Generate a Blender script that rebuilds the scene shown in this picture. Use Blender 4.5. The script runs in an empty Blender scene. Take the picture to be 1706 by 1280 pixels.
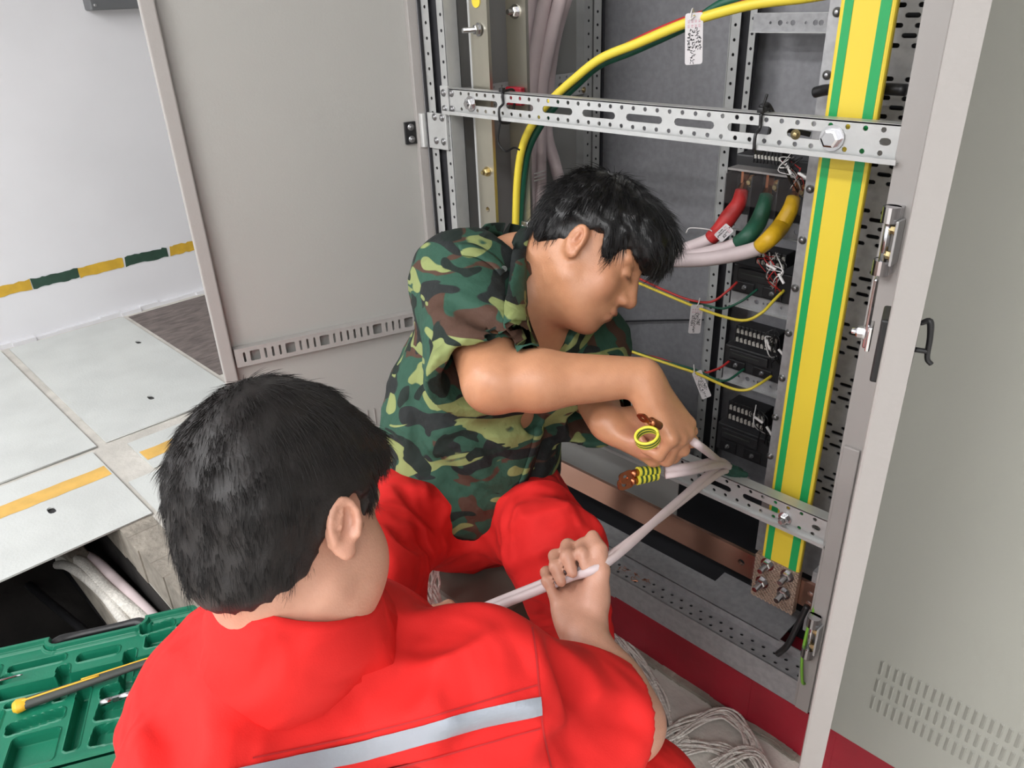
import bpy, bmesh, math, random
import numpy as np
from mathutils import Vector, Matrix
from mathutils.bvhtree import BVHTree
rnd = random.Random(7)

# ------------------------------------------------------------------ camera
S = bpy.context.scene
COL = S.collection
FPX, CX, CY = 1280.0, 853.0, 640.0
CAM = np.array([0.0, -1.125, 1.41])
MC = np.array([[0.70359948, 0.70971153, -0.03545849],
               [0.30028012, -0.34217827, -0.89036278],
               [-0.64403386, 0.61581131, -0.45386872]])     # rows: image right, image down, view direction
cd = bpy.data.cameras.new('camera')
cam = bpy.data.objects.new('camera', cd)
COL.objects.link(cam)
cd.sensor_fit = 'HORIZONTAL'; cd.sensor_width = 36.0; cd.lens = FPX / 1706 * 36
cd.clip_start = 0.02; cd.clip_end = 60
cam.matrix_world = Matrix(((MC[0][0], -MC[1][0], -MC[2][0], CAM[0]),
                           (MC[0][1], -MC[1][1], -MC[2][1], CAM[1]),
                           (MC[0][2], -MC[1][2], -MC[2][2], CAM[2]), (0, 0, 0, 1)))
S.camera = cam

# ------------------------------------------------------------------ light
S.view_settings.view_transform = 'Standard'; S.view_settings.look = 'None'
S.view_settings.exposure = 0.0; S.view_settings.gamma = 1.0
S.view_settings.use_curve_mapping = False
S.cycles.use_denoising = True
S.cycles.max_bounces = 8
world = bpy.data.worlds.new('room_air'); S.world = world
world.use_nodes = True
world.node_tree.nodes['Background'].inputs[0].default_value = (0.9, 0.95, 1.0, 1)
world.node_tree.nodes['Background'].inputs[1].default_value = 0.3
LAMPS = [(-2.5, -2.7), (-0.4, -2.9), (1.7, -2.7), (-2.5, -4.3), (-0.4, -4.4), (1.7, -4.3)]
LAMP_POWER = 50.0
CEIL = 3.3

# ------------------------------------------------------------------ pixel helpers (a pixel gives a direction only)
def ray(u, v):
    return MC.T @ np.array([(u - CX) / FPX, (v - CY) / FPX, 1.0])
def RY(u, v, y): r = ray(u, v); return CAM + r * (y - CAM[1]) / r[1]
def RX(u, v, x): r = ray(u, v); return CAM + r * (x - CAM[0]) / r[0]
def RZ(u, v, z): r = ray(u, v); return CAM + r * (z - CAM[2]) / r[2]
def PD(u, v, d): return CAM + ray(u, v) * d
def CV(x, y, z): v = MC.T @ np.array([x, y, z], float); return v / np.linalg.norm(v)
def nrm(v): v = np.asarray(v, float); return v / np.linalg.norm(v)

# ------------------------------------------------------------------ materials
def srgb(r, g, b):
    f = lambda c: (c / 255 / 12.92) if c / 255 <= 0.04045 else ((c / 255 + 0.055) / 1.055) ** 2.4
    return (f(r), f(g), f(b), 1.0)
def mat(name, col, rough=0.5, metal=0.0, var=0.0, vscale=8.0, bump=0.0, bscale=40.0, col2=None, spec=0.5, stretch=None, detail=4.0):
    m = bpy.data.materials.new(name); m.use_nodes = True
    nt = m.node_tree; N = nt.nodes; L = nt.links
    b = N['Principled BSDF']
    c = srgb(*col)
    b.inputs['Base Color'].default_value = c
    b.inputs['Roughness'].default_value = rough
    b.inputs['Metallic'].default_value = metal
    b.inputs['Specular IOR Level'].default_value = spec
    tc = N.new('ShaderNodeTexCoord'); vec = tc.outputs['Object']
    if stretch:
        mp = N.new('ShaderNodeMapping'); mp.inputs['Scale'].default_value = stretch
        L.new(vec, mp.inputs['Vector']); vec = mp.outputs['Vector']
    if var > 0 or col2:
        n = N.new('ShaderNodeTexNoise'); n.inputs['Scale'].default_value = vscale; n.inputs['Detail'].default_value = detail
        L.new(vec, n.inputs['Vector'])
        r = N.new('ShaderNodeValToRGB')
        c2 = srgb(*col2) if col2 else tuple(x * (1 - var) for x in c[:3]) + (1,)
        c1 = c if col2 else tuple(min(1, x * (1 + var * 0.5)) for x in c[:3]) + (1,)
        r.color_ramp.elements[0].position = 0.35; r.color_ramp.elements[0].color = c2
        r.color_ramp.elements[1].position = 0.65; r.color_ramp.elements[1].color = c1
        L.new(n.outputs['Fac'], r.inputs['Fac']); L.new(r.outputs['Color'], b.inputs['Base Color'])
    if bump > 0:
        n2 = N.new('ShaderNodeTexNoise'); n2.inputs['Scale'].default_value = bscale; n2.inputs['Detail'].default_value = 3
        L.new(vec, n2.inputs['Vector'])
        bp = N.new('ShaderNodeBump'); bp.inputs['Strength'].default_value = bump; bp.inputs['Distance'].default_value = 0.01
        L.new(n2.outputs['Fac'], bp.inputs['Height']); L.new(bp.outputs['Normal'], b.inputs['Normal'])
    return m

M = {}
M['wall'] = mat('white_wall_paint', (226, 226, 229), .7, var=.05, vscale=1.5, bump=.08, bscale=6)
M['wallg'] = mat('plain_wall_paint', (232, 233, 234), .8)
M['ceil'] = mat('ceiling_paint', (238, 239, 240), .8)
M['floor'] = mat('grey_concrete', (204, 200, 192), .75, var=.16, vscale=9, bump=.25, bscale=60, detail=8)
M['pit'] = mat('shaded_pit_concrete', (40, 37, 35), .9, var=.3, vscale=6, bump=.3, bscale=30)  # near-black: the shade of the deep trench is put into the colour
M['kerb'] = mat('kerb_concrete', (150, 143, 132), .9, var=.25, vscale=14, bump=.6, bscale=50, detail=8)
M['plate'] = mat('painted_steel_cover', (203, 206, 203), .45, var=.07, vscale=5, bump=.12, bscale=120)
M['dkfloor'] = mat('bare_dark_floor', (118, 108, 104), .8, var=.35, vscale=40, bump=.4, bscale=90, detail=8, stretch=(1, .3, 1))
M['ypaint'] = mat('yellow_line_paint', (222, 178, 92), .6, var=.15, vscale=12, bump=.1)
M['yband'] = mat('yellow_band_paint', (212, 170, 52), .6, var=.12, vscale=20)
M['gband'] = mat('green_band_paint', (42, 72, 58), .6, var=.2, vscale=20)
M['door'] = mat('grey_door_enamel', (168, 167, 163), .38, var=.02, vscale=3, bump=.03, bscale=220)
M['doorlt'] = mat('pale_door_enamel', (162, 158, 155), .4, bump=.03, bscale=220)
M['doorr'] = mat('dimmed_door_enamel', (146, 142, 139), .42, bump=.03, bscale=220)  # same enamel as the other door, darkened to paint in weaker light
M['nface'] = mat('olive_grey_enamel', (160, 160, 152), .42, var=.03, vscale=2, bump=.04, bscale=240)
M['galv'] = mat('galvanised_sheet', (166, 166, 168), .45, .3, var=.12, vscale=70, bump=.06, bscale=80, detail=2)
M['galvd'] = mat('galvanised_back_sheet', (148, 148, 152), .5, .15, var=.1, vscale=60, bump=.05, bscale=90, detail=2)
M['zinc'] = mat('zinc_bar', (196, 197, 196), .36, .45, var=.06, vscale=30, bump=.03, bscale=200)
M['post'] = mat('perforated_post_zinc', (176, 177, 176), .42, .3, var=.06, vscale=30)
M['side'] = mat('side_panel_enamel', (146, 146, 143), .5, .0, var=.03, vscale=4)
M['tin'] = mat('tinned_copper', (196, 192, 178), .3, .9, var=.08, vscale=14, stretch=(1, 1, .2))
M['earth'] = mat('tinned_earth_copper', (200, 156, 138), .2, .92, var=.12, vscale=9, stretch=(.3, 1, 1))
M['chrome'] = mat('bright_steel', (200, 200, 202), .2, 1.0)
M['steel'] = mat('dull_steel', (170, 170, 172), .32, .95)
M['brass'] = mat('brass_nut', (176, 160, 118), .3, .9)
M['copper'] = mat('copper', (178, 112, 78), .3, 1.0, var=.15, vscale=60)
M['braid'] = mat('braided_copper', (186, 160, 140), .45, .5, bump=.6, bscale=260, var=.2, vscale=200)
M['black'] = mat('black_plastic', (28, 28, 30), .42)
M['dark'] = mat('dark_part_and_shade', (38, 38, 42), .6)  # dark real parts, and sheets standing in for shade in recesses
M['device'] = mat('device_plastic', (40, 40, 42), .45, var=.1, vscale=30)
M['red'] = mat('dark_red_plinth_paint', (150, 25, 42), .5, var=.16, vscale=7, bump=.1, bscale=40)
M['yellow'] = mat('yellow_sleeve', (228, 202, 62), .42)
M['green'] = mat('green_sleeve', (28, 160, 88), .42)
M['cwhite'] = mat('pinkish_white_cable', (214, 198, 199), .45, var=.06, vscale=20)
M['cyel'] = mat('yellow_cable', (226, 204, 66), .42)
M['cgrn'] = mat('dark_green_cable', (24, 84, 64), .42)
M['cred'] = mat('red_cable', (190, 48, 46), .42)
M['cblue'] = mat('blue_cable', (40, 70, 140), .45)
M['sred'] = mat('red_shrink', (196, 52, 52), .45, var=.1, vscale=30, bump=.15, bscale=50)
M['sgrn'] = mat('green_shrink', (34, 86, 66), .5, var=.1, vscale=30, bump=.15, bscale=50)
M['syel'] = mat('yellow_shrink', (222, 176, 34), .45, var=.1, vscale=30, bump=.15, bscale=50)
M['tapey'] = mat('yellow_tape', (214, 206, 64), .4)
M['tapeg'] = mat('dark_green_tape', (58, 84, 40), .4)
M['tag'] = mat('white_tag', (216, 212, 214), .45)
M['ink'] = mat('black_ink', (32, 32, 36), .7)
M['pink'] = mat('pink_print', (206, 160, 172), .6)
M['tie'] = mat('white_nylon', (225, 222, 220), .4)
M['case'] = mat('green_case_plastic', (18, 112, 84), .42, var=.08, vscale=10, bump=.05, bscale=150)
M['hgrey'] = mat('charcoal_rubber', (58, 62, 58), .55)
M['hyel'] = mat('amber_grip', (226, 176, 44), .45)
M['strap'] = mat('woven_white_strap', (226, 222, 214), .75, var=.15, vscale=120, bump=.5, bscale=160, stretch=(1, 1, 1))
M['stool'] = mat('grey_stool_plastic', (112, 106, 96), .6, var=.05)
M['shoe'] = mat('black_shoe', (30, 30, 32), .6)
M['gwire'] = mat('green_yellow_wire', (120, 176, 60), .45)
M['lampbody'] = mat('lamp_enamel', (230, 230, 230), .4)

def glass(name, col, alpha, rough=.1):
    m = bpy.data.materials.new(name); m.use_nodes = True
    nt = m.node_tree; b = nt.nodes['Principled BSDF']
    b.inputs['Base Color'].default_value = srgb(*col); b.inputs['Roughness'].default_value = rough
    tr = nt.nodes.new('ShaderNodeBsdfTransparent'); mx = nt.nodes.new('ShaderNodeMixShader')
    mx.inputs[0].default_value = alpha
    nt.links.new(tr.outputs[0], mx.inputs[1]); nt.links.new(b.outputs[0], mx.inputs[2])
    nt.links.new(mx.outputs[0], nt.nodes['Material Output'].inputs[0])
    return m
M['clear'] = glass('clear_cover', (190, 184, 184), .04, .12)
M['contact'] = mat('bright_contact', (205, 203, 196), .35, .4)
M['film'] = glass('thin_plastic_film', (232, 230, 226), .32, .15)
em = bpy.data.materials.new('lamp_diffuser'); em.use_nodes = True
e_ = em.node_tree.nodes['Principled BSDF']; e_.inputs['Emission Color'].default_value = (1, 1, 1, 1); e_.inputs['Emission Strength'].default_value = 4
M['lamp'] = em

# ------------------------------------------------------------------ mesh helpers
def link(name, me, m=None, parent=None, smooth=False):
    o = bpy.data.objects.new(name, me); COL.objects.link(o)
    if m is not None and len(me.materials) == 0: me.materials.append(m)
    if parent is not None:
        o.parent = parent
        if parent.type == 'EMPTY': o.matrix_parent_inverse = Matrix.Translation(-parent.location)
    if smooth and len(me.polygons): me.polygons.foreach_set('use_smooth', [True] * len(me.polygons))
    return o
def tag(o, label, cat, group=None):
    o['label'] = label; o['category'] = cat
    if group: o['group'] = group
    return o
def struct(o): o['kind'] = 'structure'; return o
def thing(name, label, cat, loc=(0, 0, 0), group=None):
    o = bpy.data.objects.new(name, None); COL.objects.link(o)
    o.empty_display_size = .05
    o.location = [float(x) for x in loc]
    return tag(o, label, cat, group)
def raw(name, v, f):
    me = bpy.data.meshes.new(name); me.from_pydata([tuple(map(float, p)) for p in v], [], [tuple(map(int, q)) for q in f]); me.update(); return me
class MB:
    """collects shapes for one mesh"""
    def __init__(s): s.v = []; s.f = []
    def addv(s, vs, fs):
        n = len(s.v); s.v += [tuple(map(float, p)) for p in vs]; s.f += [tuple(i + n for i in q) for q in fs]; return s
    def box(s, x0, x1, y0, y1, z0, z1):
        return s.obox(((x0 + x1) / 2, (y0 + y1) / 2, (z0 + z1) / 2), ((1, 0, 0), (0, 1, 0), (0, 0, 1)), (abs(x1 - x0) / 2, abs(y1 - y0) / 2, abs(z1 - z0) / 2))
    def obox(s, c, ax, h, ch=0.0):
        c = np.array(c, float); A = [np.array(a, float) * hh for a, hh in zip(ax, h)]
        if ch <= 0:
            vs = [c + i * A[0] + j * A[1] + k * A[2] for i in (-1, 1) for j in (-1, 1) for k in (-1, 1)]
            fs = [(0, 1, 3, 2), (4, 6, 7, 5), (0, 4, 5, 1), (2, 3, 7, 6), (0, 2, 6, 4), (1, 5, 7, 3)]
            return s.addv(vs, fs)
        bm = bmesh.new(); bmesh.ops.create_cube(bm, size=2)
        for v in bm.verts: v.co = Vector((v.co[0] * h[0], v.co[1] * h[1], v.co[2] * h[2]))
        bmesh.ops.bevel(bm, geom=bm.edges[:], offset=ch, segments=2, affect='EDGES', profile=.5)
        un = [np.array(a, float) for a in ax]
        bm.verts.ensure_lookup_table(); bm.verts.index_update()
        vs = [c + v.co[0] * un[0] + v.co[1] * un[1] + v.co[2] * un[2] for v in bm.verts]
        fs = [tuple(v.index for v in f.verts) for f in bm.faces]; bm.free()
        return s.addv(vs, fs)
    def cyl(s, a, b, r0, r1=None, n=12, cap=True, off=0.0):
        a = np.array(a, float); b = np.array(b, float); r1 = r0 if r1 is None else r1
        t = nrm(b - a); u = nrm(np.cross(t, (0, 0, 1) if abs(t[2]) < .9 else (1, 0, 0))); w = np.cross(t, u)
        vs = []
        for p, r in ((a, r0), (b, r1)):
            for i in range(n):
                q = off + 2 * math.pi * i / n; vs.append(p + r * (math.cos(q) * u + math.sin(q) * w))
        fs = [(i, (i + 1) % n, n + (i + 1) % n, n + i) for i in range(n)]
        if cap: fs += [tuple(range(n - 1, -1, -1)), tuple(range(n, 2 * n))]
        return s.addv(vs, fs)
    def tube(s, pts, r, n=10, sub=6, flat=None, cap=True):
        P = smooth_path(pts, sub) if sub > 1 else np.array(pts, float)
        R = np.interp(np.linspace(0, 1, len(P)), np.linspace(0, 1, len(r)), r) if hasattr(r, '__len__') else np.full(len(P), r)
        T = np.gradient(P, axis=0); T /= np.linalg.norm(T, axis=1)[:, None] + 1e-12
        u = np.cross(T[0], (0, 0, 1.0)); u = nrm(u) if np.linalg.norm(u) > 1e-3 else np.array([1., 0, 0])
        vs = []
        for p, t, rr in zip(P, T, R):
            u = nrm(u - t * (u @ t)); w = np.cross(t, u)
            for i in range(n):
                q = 2 * math.pi * i / n
                a, b = math.cos(q), math.sin(q) * (flat if flat else 1)
                vs.append(p + rr * (a * u + b * w))
        m = len(P)
        fs = [(k * n + i, k * n + (i + 1) % n, (k + 1) * n + (i + 1) % n, (k + 1) * n + i) for k in range(m - 1) for i in range(n)]
        if cap: fs += [tuple(range(n - 1, -1, -1)), tuple(range((m - 1) * n, m * n))]
        return s.addv(vs, fs)
    def build(s, name, m, parent=None, smooth=False):
        return link(name, raw(name, s.v, s.f), m, parent, smooth)
def smooth_path(pts, sub=6):
    P = np.array(pts, float)
    if len(P) < 3: return np.array([P[0] + (P[-1] - P[0]) * t for t in np.linspace(0, 1, sub + 1)])
    Q = np.vstack([2 * P[0] - P[1], P, 2 * P[-1] - P[-2]]); out = []
    for i in range(1, len(Q) - 2):
        p0, p1, p2, p3 = Q[i - 1:i + 3]
        for t in np.linspace(0, 1, sub, endpoint=False):
            out.append(.5 * (2 * p1 + (p2 - p0) * t + (2 * p0 - 5 * p1 + 4 * p2 - p3) * t * t + (3 * p1 - p0 - 3 * p2 + p3) * t ** 3))
    out.append(P[-1]); return np.array(out)
def bx(name, x0, x1, y0, y1, z0, z1, m, parent=None, ch=0.0):
    c = ((x0 + x1) / 2, (y0 + y1) / 2, (z0 + z1) / 2)
    return MB().obox(c, ((1, 0, 0), (0, 1, 0), (0, 0, 1)), (abs(x1 - x0) / 2, abs(y1 - y0) / 2, abs(z1 - z0) / 2), ch).build(name, m, parent)
def circ(x, y, r, n=8): return [(x + r * math.cos(2 * math.pi * i / n), y + r * math.sin(2 * math.pi * i / n)) for i in range(n)]
def slot(x, y, hl, hh, n=4, vert=False):
    p = []
    for k in range(n + 1):
        a = -math.pi / 2 + math.pi * k / n; p.append((hl - hh + hh * math.cos(a), hh * math.sin(a)))
    for k in range(n + 1):
        a = math.pi / 2 + math.pi * k / n; p.append((-(hl - hh) + hh * math.cos(a), hh * math.sin(a)))
    return [((x - b, y + a) if vert else (x + a, y + b)) for a, b in p]
def rect(x0, x1, y0, y1): return [(x0, y0), (x1, y0), (x1, y1), (x0, y1)]
def rrect(x0, x1, y0, y1, r, n=3):
    p = []
    for cx, cy, a0 in ((x1 - r, y1 - r, 0), (x0 + r, y1 - r, 90), (x0 + r, y0 + r, 180), (x1 - r, y0 + r, 270)):
        for k in range(n + 1):
            a = math.radians(a0 + 90 * k / n); p.append((cx + r * math.cos(a), cy + r * math.sin(a)))
    return p
def plate_mesh(name, outline, holes, thick, o, u, v):
    """flat sheet with real holes; o origin, u and v the sheet's axes, thickness centred"""
    cu = bpy.data.curves.new(name, 'CURVE'); cu.dimensions = '2D'; cu.fill_mode = 'BOTH'; cu.extrude = thick / 2
    for loop in [outline] + holes:
        sp = cu.splines.new('POLY'); sp.points.add(len(loop) - 1)
        for pt, q in zip(sp.points, loop): pt.co = (q[0], q[1], 0, 1)
        sp.use_cyclic_u = True
    ob = bpy.data.objects.new('tmp', cu)
    me = bpy.data.meshes.new_from_object(ob); me.name = name
    bpy.data.objects.remove(ob); bpy.data.curves.remove(cu)
    u = Vector(nrm(u)); v = Vector(nrm(v)); w = u.cross(v)
    me.transform(Matrix(((u.x, v.x, w.x, o[0]), (u.y, v.y, w.y, o[1]), (u.z, v.z, w.z, o[2]), (0, 0, 0, 1))))
    me.materials.clear()
    return me
def plate(name, outline, holes, thick, o, u, v, m, parent=None):
    return link(name, plate_mesh(name, outline, holes, thick, o, u, v), m, parent)
def join_meshes(name, mes, m, parent=None):
    bm = bmesh.new()
    for me in mes: bm.from_mesh(me); bpy.data.meshes.remove(me)
    out = bpy.data.meshes.new(name); bm.to_mesh(out); bm.free()
    return link(name, out, m, parent)
def hexbolt(b, p, ax, r=.008, hh=.006, shaft=0.0, washer=True, sr=None):
    p = np.array(p, float); ax = nrm(ax); q = p.copy()
    if washer: b.cyl(q, q + ax * .002, r * 1.45, n=16); q = q + ax * .002
    b.cyl(q, q + ax * hh, r * 1.1, r * 1.1, n=6); b.cyl(q + ax * hh, q + ax * (hh + .0012), r * 1.05, r * .8, n=6)
    if shaft > 0:
        sr = sr or r * .6; k = int(shaft / .0025)
        for i in range(k):
            a0 = q + ax * (hh + .001 + i * shaft / k); a1 = q + ax * (hh + .001 + (i + .5) * shaft / k); a2 = q + ax * (hh + .001 + (i + 1) * shaft / k)
            b.cyl(a0, a1, sr * .86, sr, n=10, cap=False); b.cyl(a1, a2, sr, sr * .86, n=10, cap=(i == k - 1))
    return b
def screw_head(b, p, ax, r=.006):
    p = np.array(p, float); ax = nrm(ax)
    b.cyl(p, p + ax * .0015, r * 1.25, n=14); b.cyl(p + ax * .0015, p + ax * .0035, r, r * .85, n=12); b.cyl(p + ax * .0035, p + ax * .0048, r * .85, r * .4, n=12)
    return b
# ================================================================== the setting
WX = -4.08
fl = MB()
for x0, x1, y0, y1 in ((WX, -2.745, -5, 3), (-2.745, 3.2, -.68, 3), (-1.55, 3.2, -5, -.68)):
    fl.box(x0, x1, y0, y1, -.30, 0)
floor = struct(fl.build('floor', M['floor']))
pit = MB()
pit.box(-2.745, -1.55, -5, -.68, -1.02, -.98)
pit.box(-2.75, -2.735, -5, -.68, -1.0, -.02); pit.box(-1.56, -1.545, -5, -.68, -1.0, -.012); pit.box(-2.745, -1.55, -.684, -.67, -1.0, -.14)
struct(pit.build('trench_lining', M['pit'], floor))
# kerb beam along the trench's end wall, with a ragged top edge
kb = MB(); n = 14
for i in range(n):
    x0 = -2.74 + i * 1.19 / n; x1 = x0 + 1.19 / n
    kb.box(x0, x1, -.685 + rnd.uniform(-.004, .004), -.59, -.12, .0005 + rnd.uniform(0, .002))
kb.build('kerb_beam', M['kerb'], floor)
bx('support_beam', -2.74, -1.56, -.80, -.74, -.32, -.20, M['kerb'], floor, .006)
# steel cover plates (each lies proud of the floor, joints open)
def cover_(x0, x1, y0, y1, z=.006, holes=(), m='plate', name='cover_plate'):
    return plate(name, rect(x0, x1, y0, y1), [slot(hx, hy, .022, .011) for hx, hy in holes], .006, (0, 0, z), (1, 0, 0), (0, 1, 0), M[m], floor)
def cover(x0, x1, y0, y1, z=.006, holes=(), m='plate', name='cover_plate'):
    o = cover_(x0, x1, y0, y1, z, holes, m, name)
    for hx, hy in holes: bx('hole_shade', hx - .024, hx + .024, hy - .013, hy + .013, -.001, .0015, M['black'], o)  # black sheet below each hole stands in for the shade inside
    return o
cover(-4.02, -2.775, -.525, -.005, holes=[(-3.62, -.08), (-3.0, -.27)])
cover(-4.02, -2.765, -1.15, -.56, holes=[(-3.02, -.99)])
cover(-4.02, -2.765, -1.8, -1.17)
cover(-2.70, -2.47, -.475, .4)
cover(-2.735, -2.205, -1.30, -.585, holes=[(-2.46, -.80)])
cover(-2.735, -2.205, -2.05, -1.31)
cover(-2.44, -2.205, -.57, -.02)
cover(-4.02, -3.0, .02, .7, z=-.002, m='dkfloor', name='bare_floor_strip')
cover(-1.72, -1.35, -.66, -.30, z=.005)
# yellow safety line: paint film on the plates
for y0, y1 in ((-2.0, -1.315), (-1.295, -.59), (-.47, .38)):
    v = []; k = 16
    for i in range(k + 1):
        y = y0 + (y1 - y0) * i / k
        v += [(-2.605 + rnd.uniform(-.003, .003), y, .0096), (-2.53 + rnd.uniform(-.003, .003), y, .0096)]
    link('yellow_line', raw('yellow_line', v, [(2 * i, 2 * i + 1, 2 * i + 3, 2 * i + 2) for i in range(k)]), M['ypaint'], floor)
# walls and ceiling
wl = struct(bx('wall_left', WX - .15, WX, -5, 3, 0, CEIL, M['wall']))
struct(bx('wall_back', WX, 3.2, 3, 3.15, 0, CEIL, M['wallg']))
struct(bx('wall_right', 3.2, 3.35, -5, 3, 0, CEIL, M['wallg']))
struct(bx('wall_front', WX, 3.2, -5.15, -5, 0, CEIL, M['wallg']))
struct(bx('ceiling', WX, 3.2, -5, 3, CEIL, CEIL + .1, M['ceil']))
# painted warning band on the wall: alternate yellow and green lengths with chipped ends
def band(y0, y1, z0, z1, m):
    k = 12; v = []
    for i in range(k + 1):
        y = y0 + (y1 - y0) * i / k; za = z0 + rnd.uniform(-.004, .004); zb = z1 + rnd.uniform(-.004, .004)
        yy = y + (rnd.uniform(-.006, .006) if i in (0, k) else 0)
        v += [(WX + .0025, yy, za), (WX + .0025, yy + rnd.uniform(-.004, .01), zb)]
    f = [(2 * i, 2 * i + 2, 2 * i + 3, 2 * i + 1) for i in range(k)]
    link('painted_band', raw('painted_band', v, f), M[m], wl)
ys = [RX(a, 470 - a * .21, WX)[1] for a in (-180, -70, 46, 128, 205, 277, 345)]
for i in range(6):
    band(ys[i] + .004, ys[i + 1] - .004, .238, .287, ('gband', 'yband')[i % 2 == 1] if False else ('yband' if i in (1, 3, 5) else 'gband'))
# ragged skirting ledge at the foot of the wall
sk = MB(); 
for i in range(30):
    y0 = -2 + i * .1; sk.box(WX, WX + .03 + rnd.uniform(-.006, .006), y0, y0 + .1, -.002, .012 + rnd.uniform(0, .012))
struct(sk.build('baseboard_left', M['wall'], None))
# grey metal box on the wall
wb = thing('wall_trunking', 'dark grey metal trunking end mounted high on the white wall', 'trunking', (WX, .45, 1.42))
p0 = RX(140, 10, WX)
bx('body', WX - .005, WX + .08, p0[1], p0[1] + 1.2, 1.405, 1.56, mat('trunking_grey', (112, 114, 116), .45, .3), wb, .006)
pb = MB(); screw_head(pb, (WX + .08, p0[1] + .02, 1.425), (1, 0, 0), .006); pb.build('screw', M['steel'], wb)
# ceiling lamps
for i, (x, y) in enumerate(LAMPS):
    t = thing('ceiling_light', 'white fluorescent batten light fixed to the ceiling', 'ceiling light', (x, y, CEIL), 'ceiling lights of the room')
    bx('housing', x - .62, x + .62, y - .12, y + .12, CEIL - .07, CEIL + .001, M['lampbody'], t, .01)
    bx('diffuser', x - .58, x + .58, y - .09, y + .09, CEIL - .082, CEIL - .068, M['lamp'], t, .004)
    ld = bpy.data.lights.new('lamp_light', 'AREA'); ld.shape = 'RECTANGLE'; ld.size = 1.16; ld.size_y = .2; ld.energy = LAMP_POWER
    ld.color = (1.0, .995, 1.0)
    lo = bpy.data.objects.new('lamp_light', ld); COL.objects.link(lo); lo.location = (x, y, CEIL - .09)
# white cables lying in the trench
tc = 'cables lying in the open floor trench'
for i, (a, b, r, m_, lb) in enumerate((((130, 935), (245, 1040), .022, 'strap', 'thick dusty white cable lying in the floor trench between two thinner ones'), ((150, 930), (262, 1035), .018, 'cwhite', 'smooth pinkish cable lying against the concrete support beam in the trench'), ((118, 945), (215, 1045), .016, 'strap', 'thin dusty white cable on the dark open side of the trench bundle'))):
    pa = RZ(*a, -.22); pb_ = RZ(*b, -.20)
    pts = [pa + (pa - pb_) * .8 + np.array([0, .02, -.18]), pa, (pa + pb_) / 2 + np.array([0, .01 * (i - 1), .012]), pb_, pb_ + (pb_ - pa) * .45 + np.array([0, 0, -.02])]
    tag(MB().tube(pts, r, n=12).build('trench_cable', M[m_], None, True), lb, 'cable', tc)
for i, (a, b) in enumerate((((30, 960), (150, 1060)), ((120, 960), (185, 1040)))):
    pa = RZ(*a, -.4); pb_ = RZ(*b, -.36)
    tag(MB().tube([pa + (pa - pb_) * .6, pa, (pa + pb_) / 2, pb_, pb_ + (pb_ - pa) * .5], .014, n=10).build('trench_cable', M['black'], None, True), 'black cable deep in the dark floor trench', 'cable', 'black cables in the trench')

# red plinth under the row of cabinets
pl = MB(); k = 40
for i in range(k):
    x0 = -2.2 + i * 3.6 / k; pl.box(x0, x0 + 3.6 / k, -.003 + rnd.uniform(-.0015, .0015), .62, -.001, .125)
tr = struct(pl.build('trim_1', M['red']))
# chipped paint and grout smear along its foot
gm = MB()
for i in range(60):
    x = rnd.uniform(-1.0, -.38); w_ = rnd.uniform(.012, .04); h_ = rnd.uniform(.002, .006)
    gm.obox((x, -.008, h_ / 2), ((1, rnd.uniform(-.2, .2), 0), (0, 1, 0), (0, 0, 1)), (w_, .006 + rnd.uniform(0, .006), h_))
gm.build('grout_smear', M['kerb'], tr)
# ================================================================== the open switchgear cabinet
XL, XR = -1.41, -.36
cab = thing('switchgear_cabinet', 'open grey switchgear cabinet with perforated posts, crossbars and swung-out doors', 'cabinet', (-.9, .3, .125))
def perf_strip(name, w, z0, z1, o, u, pitch=.03, z_off=0., thick=.002, m='post', parent=cab, rows=(.5,), r=.0035):
    # built cell by cell: a rectangle round each eight-sided hole
    o = np.array(o, float); u = np.array(u, float); b = MB(); zc = z0 + .02 + z_off; lo_ = z0
    P = lambda x, z: o + u * x + np.array([0, 0, z])
    while True:
        hi_ = zc + pitch / 2 if zc + pitch < z1 - .01 else z1
        x0, x1 = 0., w; c = w / 2
        outer = [(x1, (lo_ + hi_) / 2), (x1, hi_), (c, hi_), (x0, hi_), (x0, (lo_ + hi_) / 2), (x0, lo_), (c, lo_), (x1, lo_)]
        inner = [(c + r * math.cos(math.pi * k / 4), zc + r * math.sin(math.pi * k / 4)) for k in range(8)]
        b.addv([P(*q) for q in outer + inner], [(k, (k + 1) % 8, 8 + (k + 1) % 8, 8 + k) for k in range(8)])
        lo_ = hi_; zc += pitch
        if hi_ >= z1: break
    return b.build(name, M[m], parent)
# shell
bx('side_panel', XL - .002, XL + .004, .0, .60, .125, 2.15, M['side'], cab)
bx('side_panel', XR - .004, XR + .002, .03, .60, .125, 2.15, M['side'], cab)
bx('rear_panel', XL, XR, .60, .605, .125, 2.15, M['galvd'], cab)
bx('roof_panel', XL - .01, XR + .005, -.01, .61, 2.15, 2.2, M['door'], cab, .004)
bx('floor_panel', XL, XR, .17, .60, .126, .13, M['dark'], cab)
# front left post: two perforated flanges, dark strip behind them standing in for recess shade
perf_strip('post_flange', .024, .14, 2.14, (-1.407, .0, 0), (1, 0, 0))
perf_strip('post_flange', .022, .14, 2.14, (-1.357, .0, 0), (1, 0, 0), z_off=.015)
bx('recess_shade', -1.406, -1.338, .010, .04, .14, 2.14, M['dark'], cab)
bx('post_web', -1.337, -1.334, .0, .035, .14, 2.14, M['post'], cab)
bx('door_seal', -1.412, -1.4075, -.006, .004, .14, 2.14, M['dark'], cab)
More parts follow.
